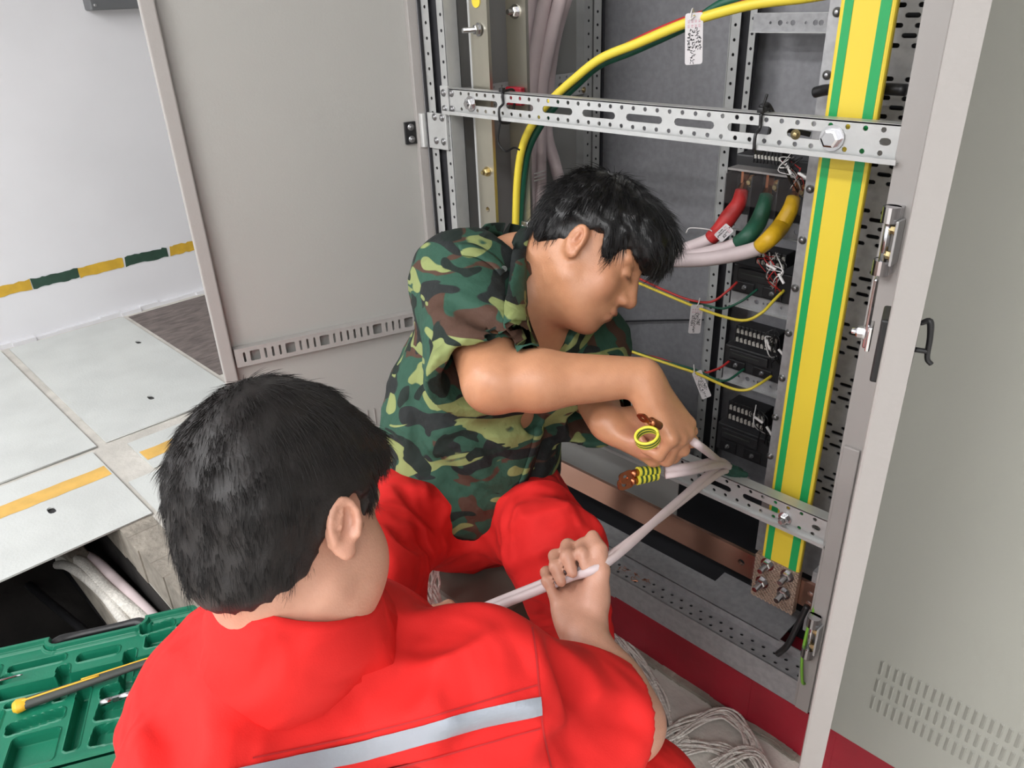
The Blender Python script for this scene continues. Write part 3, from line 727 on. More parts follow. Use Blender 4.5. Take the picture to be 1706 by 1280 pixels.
for i, (nm, mm, pts, k) in enumerate(spec):
    yd = [.312, .30, .285, .27, .262, .26, .255, .25, .25]
    P = [RY(u, v, yd[j] - (.02 * i if j > 3 else 0)) for j, (u, v) in enumerate(pts)]
    t = thing('phase_cable', 'thick white cable ending in a %s shrink sleeve and copper lug' % nm, 'cable', P[4])
    MB().tube(P[4:], .0135 + .001 * (i == 2), n=14).build('cable', M['cwhite'], t, True)
    MB().tube(P[1:6], [.0135, .0155, .0175, .0165, .0155], n=14).build('shrink_sleeve', M[mm], t, True)
    MB().tube(P[:2], [.006, .010], n=10, sub=3).obox(P[0] + np.array([0, .002, .008]), ((1, 0, 0), (0, 1, 0), (0, 0, 1)), (.003, .012, .016), .001).build('copper_lug', M['copper'], t)
# thin wires of the lower circuits
def thin(pts, m, lab, r=.0032): cable(pts, r, m, lab, 'wire', name='thin_wire', n=8, sub=8)
thin([(1060, 470, .25), (1100, 487, .24), (1150, 508, .23), (1200, 526, .22), (1240, 534, .22), (1268, 522, .23), (1290, 500, .26), (1306, 484, .29)], 'cyel', 'yellow wire looping to the breaker under the tagged bundle')
thin([(1060, 462, .26), (1110, 485, .25), (1150, 500, .25), (1185, 503, .25), (1212, 485, .27), (1228, 470, .29)], 'cred', 'dark red wire running to the breaker behind the first white tag', .0026)
thin([(1150, 503, .26), (1180, 510, .25), (1206, 514, .25), (1235, 502, .26), (1262, 482, .29)], 'cgrn', 'green wire running to the breaker behind the first white tag', .0026)
thin([(1030, 578, .2), (1070, 592, .2), (1130, 612, .2), (1160, 622, .2), (1215, 646, .21), (1243, 650, .22), (1265, 640, .24), (1285, 627, .28)], 'cyel', 'yellow wire looping behind the hands to the lower breaker')
thin([(1040, 585, .22), (1100, 598, .22), (1160, 621, .23), (1195, 615, .26), (1215, 602, .29)], 'cred', 'dark red wire running to the lower breaker by the slanting tag', .0026)
thin([(1040, 580, .21), (1100, 600, .21), (1160, 617, .22), (1205, 635, .24), (1240, 615, .29)], 'cgrn', 'green wire running to the lower breaker by the slanting tag', .0026)
# tags with hand-written strokes
def wtag(c, ux, uy, w, h, lab, tie_pts, seed, pink=True):
    """ux to the tag's right, uy to its top"""
    r2 = random.Random(seed); ux = nrm(ux); uy = np.array(uy, float); uy = nrm(uy - ux * (uy @ ux)); nz = np.cross(ux, uy)
    if nz @ (CAM - c) < 0: nz = -nz
    t = thing('cable_tag', lab, 'tag', c)
    w3 = np.cross(ux, uy)
    me = plate_mesh('tag_plate', rrect(-w / 2, w / 2, -h / 2, h / 2, w * .14), [circ(0, h * .44, w * .07, 8)], .0012, c, ux, uy)
    link('tag_plate', me, M['tag'], t)
    def stroke(b, x0, y0, x1, y1, wd):
        d = np.array([x1 - x0, y1 - y0]); L_ = np.linalg.norm(d) + 1e-9; n_ = np.array([-d[1], d[0]]) / L_ * wd / 2
        q = [c + ux * (x + s1 * n_[0]) + uy * (y + s1 * n_[1]) + nz * .0009 for x, y, s1 in ((x0, y0, 1), (x0, y0, -1), (x1, y1, -1), (x1, y1, 1))]
        b.addv(q, [(0, 1, 2, 3)])
    ink = MB()
    for col, (x, y0, k) in enumerate(((-.12 * w, .18 * h, 8), (.14 * w, .2 * h, 5), (.30 * w, .0 * h, 4), (-.32 * w, .1 * h, 6))):
        s_ = .085 * h if col < 2 else .06 * h
        for i in range(k):
            y = y0 - i * s_
            if y < -h * .44: break
            for q in range(5):
                x0 = x + r2.uniform(-.5, .5) * s_ * .8; yy = y + r2.uniform(-.4, .4) * s_
                if r2.random() < .5: stroke(ink, x0, yy, x0 + r2.uniform(.3, .7) * s_, yy + r2.uniform(-.1, .25) * s_, w * .035)
                else: stroke(ink, x0, yy, x0 + r2.uniform(-.2, .2) * s_, yy - r2.uniform(.3, .7) * s_, w * .035)
    ink.build('handwriting', M['ink'], t)
    if pink:
        pk = MB()
        for i in range(4):
            for j in range(2):
                x = (-.3 + .2 * i) * w; y = (.36 - .09 * j) * h
                for q in range(3): stroke(pk, x - .06 * w, y - q * .02 * h, x + .06 * w, y - q * .02 * h + r2.uniform(-.01, .01) * h, w * .03)
        pk.build('printed_header', M['pink'], t)
    MB().tube(tie_pts, .0012, n=6, sub=5).build('nylon_loop', M['tie'], t, True)
X_, Z_ = np.array([1., 0, 0]), np.array([0, 0, 1.])
IR, IU = MC[0], -MC[1]
def tagpos(u, v, y): return RY(u, v, y)
c = tagpos(1156, 65, .12); wtag(c, IR * .98 - MC[2] * .2, Z_ * 1 + X_ * .02, .030, .082, 'white hand-lettered tag hanging from the thick yellow cable', [c + Z_ * .036 + np.array([0, -.002, 0]), RY(1150, 32, .11), RY(1154, 14, .12), RY(1158, 30, .145), c + Z_ * .036 + np.array([0, .004, 0])], 1)
c = tagpos(1159, 532, .22); wtag(c, IR, Z_ + IR * .12, .026, .066, 'white hand-lettered tag hanging straight from the first thin wires', [c + Z_ * .029, RY(1164, 505, .22), RY(1166, 497, .235), RY(1163, 508, .25), c + Z_ * .029], 2)
c = tagpos(1169, 641, .2); wtag(c, IR * .9 + IU * .35, IU * .9 - IR * .42, .022, .062, 'white tag slanting from the lower yellow wire', [c + (IU * .9 - IR * .42) * .028, RY(1157, 622, .19), RY(1156, 608, .2), RY(1158, 620, .215), c + (IU * .9 - IR * .42) * .028], 3)
c = tagpos(1206, 388, .225); wtag(c, IR * .35 - IU * .93 + IR * .6, IR * .1 + IU * .6 - MC[2] * .5, .022, .036, 'small white tag lying across the red shrink sleeve', [RY(1186, 385, .235), RY(1178, 382, .25), RY(1150, 380, .26), RY(1143, 388, .26)], 4)
# ================================================================== green tool case with moulded pockets
O_ = RZ(331, 1004, .055); P1_ = RZ(0, 1078, .055)
cu = nrm((P1_ - O_) * np.array([1, 1, 0])); cvv = np.array([-cu[1], cu[0], 0.]); 
if cvv[0] < 0: cvv = -cvv                                                    # u along the hinge-side edge, v towards the viewer
CL, CWd, CH = .56, .40, .055
case = thing('tool_case', 'open green moulded tool case tray lying on the floor beside the trench', 'tool case', (O_ + cu * CL / 2 + cvv * CWd / 2) * np.array([1, 1, 0]))
def cl(u, v, z): return np.array([O_[0], O_[1], 0]) + cu * u + cvv * v + np.array([0, 0, z])
nu, nv = 280, 200
U, V = np.meshgrid(np.linspace(0, CL, nu), np.linspace(0, CWd, nv), indexing='ij')
def sdb(x0, x1, y0, y1, r=.006, ang=0.):
    cx_, cy_ = (x0 + x1) / 2, (y0 + y1) / 2; X, Y = U - cx_, V - cy_
    if ang: X, Y = X * math.cos(ang) + Y * math.sin(ang), -X * math.sin(ang) + Y * math.cos(ang)
    qx = np.abs(X) - (x1 - x0) / 2 + r; qy = np.abs(Y) - (y1 - y0) / 2 + r
    return np.hypot(np.maximum(qx, 0), np.maximum(qy, 0)) + np.minimum(np.maximum(qx, qy), 0) - r
def step(d, w=.0025): return np.clip(.5 - d / w, 0, 1)
Hf = np.full(U.shape, .040)
outer = sdb(0, CL, 0, CWd, .02)
# handle recess bites into the far edge
bite = sdb(.13, .34, -.05, .030, .02)
rim = np.maximum(outer, -bite)
Hf += .015 * step(np.abs(rim + .008) - .006) + .006 * step(np.abs(rim + .019) - .003)
pockets = [(.018, .05, .045, .12, .024), (.06, .135, .03, .052, .018), (.05, .12, .065, .105, .026), (.015, .43, .135, .168, .028), (.14, .165, .1, .2, .032), (.28, .305, .1, .21, .032), (.30, .42, .062, .082, .02), (.44, .53, .05, .12, .024), (.18, .27, .075, .1, .02),
           (.05, .20, .195, .23, .022), (.04, .10, .25, .275, .02), (.12, .20, .25, .30, .026), (.225, .25, .19, .36, .03), (.27, .38, .24, .27, .022), (.27, .36, .29, .37, .026), (.05, .2, .32, .37, .024), (.40, .46, .20, .30, .026), (.48, .54, .15, .36, .022), (.40, .46, .33, .37, .022), (.31, .40, .185, .2, .014)]
for k, (a, b, c0, d0, dep) in enumerate(pockets):
    ang = (.12 if k % 4 == 1 else -.1 if k % 4 == 3 and k > 8 else 0)
    s_ = sdb(a, b, c0, d0, .008, ang); Hf -= dep * step(s_, .003); Hf += .0025 * step(np.abs(s_ - .003) - .0015, .002)
for (a, b, r_) in ((.09, .15, .016), (.29, .15, .018), (.24, .21, .014), (.155, .21, .013), (.42, .1, .015), (.1, .31, .012)):
    s_ = np.hypot(U - a, V - b) - r_; Hf -= .012 * step(s_)
Hf = np.clip(Hf, .008, .056)
inside = rim < 0
idx = np.full(U.shape, -1); vs = []; fs = []
ii = np.argwhere(inside)
for n_, (i, j) in enumerate(ii): idx[i, j] = n_
vs = [cl(U[i, j], V[i, j], Hf[i, j]) for i, j in ii]
q = idx
for i in range(nu - 1):
    for j in range(nv - 1):
        a, b, c, d = q[i, j], q[i + 1, j], q[i + 1, j + 1], q[i, j + 1]
        if min(a, b, c, d) >= 0: fs.append((a, b, c, d))
o = link('moulded_tray', raw('moulded_tray', vs, fs), M['case'], case)
# side skirt
sk = MB()
sk.addv([cl(u, v, z) for u, v in ((.13, .0), (.0, .02), (.0, CWd), (CL, CWd), (CL, .0), (.35, .0), (.34, .03), (.14, .03)) for z in (.001, .042)], [(2 * i, 2 * i + 1, (2 * i + 3) % 16, (2 * i + 2) % 16) for i in range(8)])
sk.addv([cl(u, v, .002) for u, v in ((0, 0), (CL, 0), (CL, CWd), (0, CWd))], [(0, 1, 2, 3)])
sk.build('case_wall', M['case'], case)
MB().tube([cl(.128, .012, .03), cl(.15, -.004, .03), cl(.18, -.008, .03), cl(.235, -.008, .03), cl(.29, -.008, .03), cl(.325, -.004, .03), cl(.35, .012, .03)], [.012, .014, .0105, .01, .0105, .014, .012], n=10).build('carry_handle', M['black'], case, True)
for a in (.004, .41):
    MB().obox(cl(a + .05, -.003, .03), (cu, cvv, (0, 0, 1)), (.02, .004, .012), .002).build('latch', M['case'], case)
# hammer lying in its pocket
h0 = RZ(27, 1178, .055); h1 = RZ(262, 1098, .055); hu = nrm(h1 - h0); hv = np.cross((0, 0, 1), hu)
hm = thing('hammer', 'hammer with charcoal and amber grip lying in the green case, head bagged in plastic', 'hammer', (h0 + h1) / 2)
L_ = np.linalg.norm(h1 - h0)
MB().tube([h0 + hu * .004, h0 + hu * L_ * .2, h0 + hu * L_ * .45, h0 + hu * L_ * .62, h1, h1 + hu * .05], [.015, .0145, .0125, .011, .009, .009], n=12, flat=.75).build('grip', M['hgrey'], hm, True)
MB().tube([h0 - hu * .006, h0 + hu * .002, h0 + hu * .012, h0 + hu * .022], [.012, .0175, .0165, .0135], n=14, flat=.8).build('butt_cap', M['hyel'], hm, True)
zt = np.array([0, 0, .0105])
MB().tube([h0 + hu * .01 + zt * 1.05, h0 + hu * L_ * .3 + zt, h0 + hu * L_ * .58 + zt * .85], .0028, n=6, flat=.6).build('amber_line', M['hyel'], hm, True)
MB().tube([h0 + hu * L_ * .45 + hv * .009 + zt * .7, h0 + hu * L_ * .75 + hv * .0075 + zt * .6, h1 + hv * .006 + zt * .55], .0022, n=6, flat=.6).build('amber_line', M['hyel'], hm, True)
hc = h1 + hu * .075
MB().cyl(hc - hv * .05, hc + hv * .045, .0135, n=18).cyl(hc - hv * .062, hc - hv * .048, .0165, n=18).cyl(hc + hv * .02, hc + hv * .06, .014, .005, n=14).build('head', M['chrome'], hm, True)
# crumpled plastic bag round the head
bmx = bmesh.new(); bmesh.ops.create_icosphere(bmx, subdivisions=4, radius=1)
r3 = np.random.RandomState(3); dirs = r3.normal(size=(24, 3)); ph = r3.uniform(0, 6, 24)
for v in bmx.verts:
    p = np.array(v.co); nse = sum(abs(math.sin(3.5 * (p @ d_) + f_)) for d_, f_ in zip(dirs, ph)) / 24
    k = .62 + .75 * (nse - .5)
    g = hc - hu * .012 + (hv * p[0] * .078 + hu * p[1] * .05 + np.array([0, 0, 1]) * p[2] * .03) * k * 1.3
    v.co = Vector(g)
me = bpy.data.meshes.new('plastic_wrap'); bmx.to_mesh(me); bmx.free(); link('plastic_wrap', me, M['film'], hm)
MB().tube([hc - hu * .045, hc - hu * .04 + zt], .012, n=8).build('paper_tag', M['copper'], hm)
# chrome joint and screwdriver
a = RZ(168, 1172, .05); b_ = RZ(207, 1160, .05); d_ = nrm(b_ - a)
t = thing('universal_joint', 'small chrome universal joint lying in a pocket of the green case', 'socket joint', a)
MB().cyl(a, a + d_ * .024, .0075, n=14).build('socket_end', M['chrome'], t, True)
MB().obox(a + d_ * .032, (d_, np.cross((0, 0, 1), d_), (0, 0, 1)), (.010, .0028, .007), .001).build('yoke', M['steel'], t)
MB().cyl(a + d_ * .038, a + d_ * .07, .0075, n=14).build('drive_end', M['chrome'], t, True)
a = RZ(38, 1124, .052); b_ = RZ(-60, 1150, .052); d_ = nrm(b_ - a)
t = thing('screwdriver', 'thin steel screwdriver blade across the green case', 'screwdriver', a)
MB().cyl(a, a + d_ * .012, .0012, .003, n=8).cyl(a + d_ * .012, a + d_ * .13, .003, n=8).build('blade', M['chrome'], t, True)
MB().tube([a + d_ * .13, a + d_ * .15, a + d_ * .2, a + d_ * .23], [.008, .013, .014, .011], n=10).build('handle', M['hyel'], t, True)

# ================================================================== white woven straps on the floor
def strap(pts, lab, w=.011, strands=4, seed=0):
    r2 = random.Random(seed); P = smooth_path(pts, 8); b = MB()
    T = np.gradient(P, axis=0); T /= np.linalg.norm(T, axis=1)[:, None]
    side = np.cross(T, (0, 0, 1.)); side /= np.linalg.norm(side, axis=1)[:, None] + 1e-9
    strands = strands * 2
    for k in range(strands):
        o_ = (k - (strands - 1) / 2) * w * .27; f_ = r2.uniform(0, 6)
        q = P + side * (o_ + .003 * np.sin(np.arange(len(P)) * .5 + f_))[:, None] + np.array([0, 0, 1.]) * (.002 + .0025 * np.abs(np.sin(np.arange(len(P)) * .35 + f_)))[:, None]
        b.tube(q, w * .22, n=5, sub=1, flat=.45)
    return tag(b.build('woven_strap', M['strap'], None, True), lab, 'strap')
z0 = .006
strap([RZ(u, v, z0) for u, v in ((1005, 1040), (1050, 1095), (1082, 1140), (1102, 1195), (1108, 1250), (1100, 1310))], 'white woven strap curving from the red-trousered leg along the floor', .016, 5, 1)
strap([RZ(u, v, z0) for u, v in ((1020, 1070), (1060, 1125), (1085, 1180), (1098, 1235), (1125, 1290))], 'second white strap lying close beside the curving one', .012, 4, 2)
strap([RZ(u, v, z0 + .004) for u, v in ((1105, 1232), (1150, 1207), (1205, 1190), (1240, 1218), (1258, 1258), (1275, 1300))], 'white strap bent in an arch on the concrete by the red plinth', .014, 4, 3)
strap([RZ(u, v, z0) for u, v in ((1095, 1258), (1150, 1247), (1195, 1248), (1228, 1270), (1250, 1310))], 'frayed white strap lying lowest on the concrete', .014, 4, 4)
strap([RZ(u, v, z0) for u, v in ((1112, 1240), (1130, 1236), (1148, 1232))], 'short cut end of white strap on the concrete', .012, 3, 5)
strap([RZ(u, v, z0 + .008) for u, v in ((1190, 1282), (1225, 1258), (1262, 1262), (1290, 1310))], 'white strap crossing over another by the cabinet jamb', .013, 4, 6)
strap([RZ(u, v, z0) for u, v in ((1180, 1190), (1215, 1200), (1238, 1222), (1245, 1235))], 'thin white strap strand at the foot of the red plinth', .006, 2, 7)
# floor debris
# ================================================================== cables being worked on
KN = RY(1205, 778, -.006)                                  # where the cables lie over the lower crossbar
# ================================================================== people: smooth blended volumes turned into one surface
class Vol:
    def __init__(s, lo, hi, h):
        s.lo = np.array(lo, float); s.h = h; s.n = np.ceil((np.array(hi) - s.lo) / h).astype(int) + 1
        s.F = np.full(s.n, 1.0, np.float32)
        s.ax = [(s.lo[i] + h * np.arange(s.n[i])).astype(np.float32) for i in range(3)]
    def box(s, lo, hi):
        a = np.clip(np.floor((np.array(lo) - s.lo) / s.h).astype(int), 0, s.n - 1); b = np.clip(np.ceil((np.array(hi) - s.lo) / s.h).astype(int) + 1, 1, s.n)
        if np.any(b - a < 2): return None
        sl = tuple(slice(a[i], b[i]) for i in range(3))
        return sl, s.ax[0][sl[0]][:, None, None], s.ax[1][sl[1]][None, :, None], s.ax[2][sl[2]][None, None, :]
    def op(s, prim, k=.01, mode='u', off=0.0):
        lo, hi, fn = prim; pad = k + abs(off) + 4 * s.h
        r = s.box(lo - pad, hi + pad)
        if r is None: return s
        sl, X, Y, Z = r; d = (fn(X, Y, Z) - off).astype(np.float32); A = s.F[sl]
        if mode == 'u':
            h = np.maximum(k - np.abs(A - d), 0) / max(k, 1e-6); s.F[sl] = np.minimum(A, d) - h * h * k * .25
        elif mode == 's':
            d = -d; h = np.maximum(k - np.abs(A - d), 0) / max(k, 1e-6); s.F[sl] = np.maximum(A, d) + h * h * k * .25
        return s
    def displace(s, fn, band=.03):
        m = np.abs(s.F) < band; i = np.nonzero(m)
        P = np.stack([s.ax[k][i[k]] for k in range(3)], 1).astype(np.float64)
        s.F[i] = s.F[i] - fn(P).astype(np.float32)
        return s
    def clip(s, fn, k=.0):
        """keep only where fn(P) < 0 (evaluated near the surface)"""
        m = s.F < .06; i = np.nonzero(m)
        P = np.stack([s.ax[k_][i[k_]] for k_ in range(3)], 1).astype(np.float64)
        s.F[i] = np.maximum(s.F[i], fn(P).astype(np.float32)); return s
    def mesh(s, smooth=1):
        F = s.F; I = F < 0
        c = np.zeros(s.n - 1, np.uint8)
        for a in (0, 1):
            for b in (0, 1):
                for d in (0, 1): c += I[a:a + s.n[0] - 1, b:b + s.n[1] - 1, d:d + s.n[2] - 1]
        act = (c > 0) & (c < 8); ids = np.argwhere(act); idx = np.full(act.shape, -1, np.int32); idx[act] = np.arange(len(ids))
        cor = np.array([(a, b, d) for a in (0, 1) for b in (0, 1) for d in (0, 1)])
        V = np.stack([F[tuple((ids + q).T)] for q in cor], 1).astype(np.float64)
        acc = np.zeros((len(ids), 3)); cnt = np.zeros(len(ids))
        for i in range(8):
            for j in range(i + 1, 8):
                if np.abs(cor[i] - cor[j]).sum() == 1:
                    m = (V[:, i] < 0) != (V[:, j] < 0); t = V[m, i] / (V[m, i] - V[m, j])
                    acc[m] += cor[i] + t[:, None] * (cor[j] - cor[i]); cnt[m] += 1
        pos = s.lo + s.h * (ids + acc / cnt[:, None])
        quads = []
        for ax in range(3):
            o1, o2 = (ax + 1) % 3, (ax + 2) % 3
            A = np.take(I, range(0, s.n[ax] - 1), ax); B = np.take(I, range(1, s.n[ax]), ax)
            e = np.argwhere(A != B); e = e[(e[:, o1] > 0) & (e[:, o2] > 0) & (e[:, o1] < s.n[o1] - 1) & (e[:, o2] < s.n[o2] - 1)]
            ins = I[tuple(e.T)]
            def cell(d1, d2):
                q = e.copy(); q[:, o1] -= d1; q[:, o2] -= d2; return idx[tuple(q.T)]
            Q = np.stack([cell(1, 1), cell(0, 1), cell(0, 0), cell(1, 0)], 1)
            Q[~ins] = Q[~ins][:, ::-1]; quads.append(Q)
        Q = np.concatenate(quads); Q = Q[(Q >= 0).all(1)]
        for _ in range(smooth):
            a = np.zeros_like(pos); k = np.zeros(len(pos))
            for i in range(4):
                j = (i + 1) % 4
                np.add.at(a, Q[:, i], pos[Q[:, j]]); np.add.at(k, Q[:, i], 1); np.add.at(a, Q[:, j], pos[Q[:, i]]); np.add.at(k, Q[:, j], 1)
            ok = k > 0; pos[ok] = .5 * pos[ok] + .5 * a[ok] / k[ok, None]
        return pos, Q
def mk(name, pos, Q, m, parent=None):
    me = bpy.data.meshes.new(name)
    me.vertices.add(len(pos)); me.vertices.foreach_set('co', pos.astype(np.float32).ravel())
    me.loops.add(Q.size); me.loops.foreach_set('vertex_index', Q.astype(np.int32).ravel())
    me.polygons.add(len(Q)); me.polygons.foreach_set('loop_start', np.arange(0, Q.size, 4, dtype=np.int32)); me.polygons.foreach_set('loop_total', np.full(len(Q), 4, np.int32))
    me.polygons.foreach_set('use_smooth', np.ones(len(Q), bool)); me.update(calc_edges=True); me.validate()
    return link(name, me, m, parent)
def cone(a, b, r0, r1):
    a = np.array(a, float); b = np.array(b, float); d = b - a; L2 = d @ d + 1e-12; R = max(r0, r1)
    def fn(X, Y, Z):
        x, y, z = X - a[0], Y - a[1], Z - a[2]
        t = np.clip((x * d[0] + y * d[1] + z * d[2]) / L2, 0, 1)
        return np.sqrt((x - t * d[0]) ** 2 + (y - t * d[1]) ** 2 + (z - t * d[2]) ** 2) - (r0 + (r1 - r0) * t)
    return np.minimum(a, b) - R, np.maximum(a, b) + R, fn
def ell(c, ax, r):
    """ellipsoid with centre c, axes ax (3 unit vectors) and radii r"""
    c = np.array(c, float); A = np.array([nrm(q) for q in ax]); r = np.array(r, float); ext = np.sqrt(((A * r[:, None]) ** 2).sum(0))
    def fn(X, Y, Z):
        x, y, z = X - c[0], Y - c[1], Z - c[2]; k0 = 0; k1 = 0
        for i in range(3):
            q = (x * A[i, 0] + y * A[i, 1] + z * A[i, 2]) / r[i]; k0 = k0 + q * q; k1 = k1 + (q / r[i]) ** 2
        k0 = np.sqrt(k0); return k0 * (k0 - 1) / (np.sqrt(k1) + 1e-9)
    return c - ext, c + ext, fn
def waves(seed, n, f, P, dirbias=None):
    r = np.random.RandomState(seed); out = 0
    for i in range(n):
        d = r.normal(size=3)
        if dirbias is not None: d = d * .45 + np.array(dirbias) * r.choice([-1, 1])
        d /= np.linalg.norm(d); out = out + np.sin(P @ d * f * r.uniform(.6, 1.5) + r.uniform(0, 6.3) + 1.4 * np.sin(P @ r.normal(size=3) * f * .35))
    return out / n
def folds(seed, amp, f, dirbias=None):
    def fn(P):
        w = waves(seed, 2, f, P, dirbias); w2 = waves(seed + 50, 3, f * 2.1, P, dirbias); gate = .5 + .5 * waves(seed + 90, 3, f * .3, P)
        return amp * ((.55 - np.abs(w) ** .8) * (.35 + 1.0 * np.clip(gate, 0, 1)) + .25 * w2)
    return fn
class Frame:
    def __init__(s, o, right, fwd, up, sc=1.0): s.o = np.array(o, float); s.R = np.array([nrm(right), nrm(fwd), nrm(up)]); s.s = sc
    def __call__(s, x, y, z): return s.o + s.s * (x * s.R[0] + y * s.R[1] + z * s.R[2])
    def local(s, P): return (P - s.o) @ s.R.T / s.s
    def ell(s, c, r): return ell(s(*c), s.R, np.array(r) * s.s)
    def cone(s, a, b, r0, r1): return cone(s(*a), s(*b), r0 * s.s, r1 * s.s)
def ortho(fwd, up):
    f = nrm(fwd); u = np.array(up, float); u = nrm(u - f * (u @ f)); return np.cross(f, u), f, u

def head(v, F, full=1.0):
    v.op(F.ell((0, -.012, .045), (.076, .096, .086)), .01)
    v.op(F.ell((0, .030, -.020), (.060 * full, .060, .080)), .02)
    v.op(F.ell((0, .046, -.066), (.043 * full, .040, .042)), .02)
    for s_ in (-1, 1):
        v.op(F.cone((s_ * .047 * full, .006, -.052), (s_ * .018, .066, -.088), .020, .018), .025)    # jaw
        v.op(F.ell((s_ * .036 * full, .058, -.028), (.026, .026, .032)), .02)                         # cheek
        v.op(F.cone((s_ * .012, .086, .031), (s_ * .045, .072, .032), .0095, .009), .024)              # brow
    v.op(F.ell((0, .076, -.098), (.020, .017, .016)), .014)                                           # chin
    for s_ in (-1, 1):
        v.op(F.ell((s_ * .033, .098, .012), (.018, .014, .011)), .010, 's')                           # eye hollow
        v.op(F.ell((s_ * .032, .079, .010), (.0140, .0140, .0122)), .003)                             # lid over the eyeball
        v.op(F.cone((s_ * .020, .0925, .0035), (s_ * .044, .083, .0045), .0032, .0028), .003)         # lower lid
    v.op(F.cone((0, .091, .024), (0, .112, -.022), .0085, .0125), .010)                               # nose bridge
    v.op(F.ell((0, .113, -.026), (.0140, .0130, .0118)), .006)                                        # tip
    for s_ in (-1, 1): v.op(F.ell((s_ * .0145, .1045, -.030), (.0085, .0115, .0085)), .005)           # wings
    for s_ in (-1, 1): v.op(F.ell((s_ * .007, .109, -.0405), (.0038, .005, .004)), .003, 's')         # nostrils
    v.op(F.ell((0, .074, -.022), (.030, .030, .034)), .015)
    v.op(F.ell((0, .082, -.06), (.030, .018, .024)), .012)                                            # muzzle
    v.op(F.cone((-.013, .1000, -.0560), (.013, .1000, -.0560), .0066, .0066), .005)                   # upper lip
    v.op(F.ell((0, .1035, -.0565), (.012, .0065, .0055)), .004)
    v.op(F.cone((-.012, .0975, -.0685), (.012, .0975, -.0685), .0072, .0072), .005)                   # lower lip
    v.op(F.cone((-.025, .0985, -.0622), (.025, .0985, -.0622), .0022, .0022), .002, 's')              # mouth line
    v.op(F.cone((-.016, .1065, -.0622), (.016, .1065, -.0622), .0024, .0024), .002, 's')
    for s_ in (-1, 1):                                                                                # ears
        e = Frame(F(s_ * .079, -.010, .002), s_ * (F.R[0] * .85 - s_ * F.R[1] * .5), F.R[1] * .85 + s_ * F.R[0] * .45, F.R[2] + F.R[1] * -.12, F.s)
        v.op(e.ell((0, 0, .002), (.0072, .0160, .0270)), .008)
        v.op(e.ell((.008, .003, .005), (.008, .0092, .0165)), .004, 's')
        ring = [(.0062, .0140 * math.cos(a), .0035 + .0225 * math.sin(a)) for a in np.linspace(-.3, 4.0, 10)]
        for a, b in zip(ring[:-1], ring[1:]): v.op(e.cone(a, b, .0034, .0034), .003)
        v.op(e.ell((.002, .004, -.021), (.0052, .0082, .009)), .005)                              # lobe
        v.op(e.ell((.0055, .0122, -.004), (.0038, .0038, .0065)), .003)                           # tragus
        v.op(e.ell((.006, -.003, .007), (.0028, .0030, .0115)), .003)                             # antihelix
def face_tint(F, P, base, warm=1.0):
    L = F.local(P); C = np.tile(np.array(base[:3]), (len(P), 1))
    def blob(c, r): return np.exp(-(((L - np.array(c)) / np.array(r)) ** 2).sum(1))
    lips = np.clip(blob((0, .106, -.0560), (.017, .014, .0062)) + blob((0, .104, -.0690), (.016, .014, .0062)), 0, 1)[:, None]
    C = C * (1 - lips * .85) + lips * .85 * np.array([.36, .13, .10])
    flush = sum(blob((s_ * .05, .065, -.025), (.03, .04, .03)) for s_ in (-1, 1)) * .5 + blob((0, .12, -.025), (.02, .02, .02)) * .55 + sum(blob((s_ * .085, -.008, .0), (.012, .02, .035)) for s_ in (-1, 1)) * .6
    C = C * (1 - flush[:, None] * .5) + flush[:, None] * .5 * np.array([.50, .20, .13])
    lid = sum(blob((s_ * .034, .094, .0035), (.016, .012, .0022)) for s_ in (-1, 1))[:, None]
    C = C * (1 - np.clip(lid, 0, 1) * .9) + np.clip(lid, 0, 1) * .9 * np.array([.03, .02, .018])
    mouth = blob((0, .1, -.062), (.021, .014, .0014))[:, None]; C = C * (1 - mouth * .8) + mouth * .8 * np.array([.14, .05, .04])
    stub = np.clip(blob((0, .085, -.09), (.035, .03, .022)) + blob((0, .1, -.047), (.022, .014, .006)), 0, 1)[:, None] * .16
    return C * (1 - stub) + stub * np.array([.2, .16, .13])
def paint(o, C):
    at = o.data.color_attributes.new('tone', 'FLOAT_COLOR', 'POINT')
    at.data.foreach_set('color', np.c_[np.clip(C, 0, 1), np.ones(len(C))].astype(np.float32).ravel())
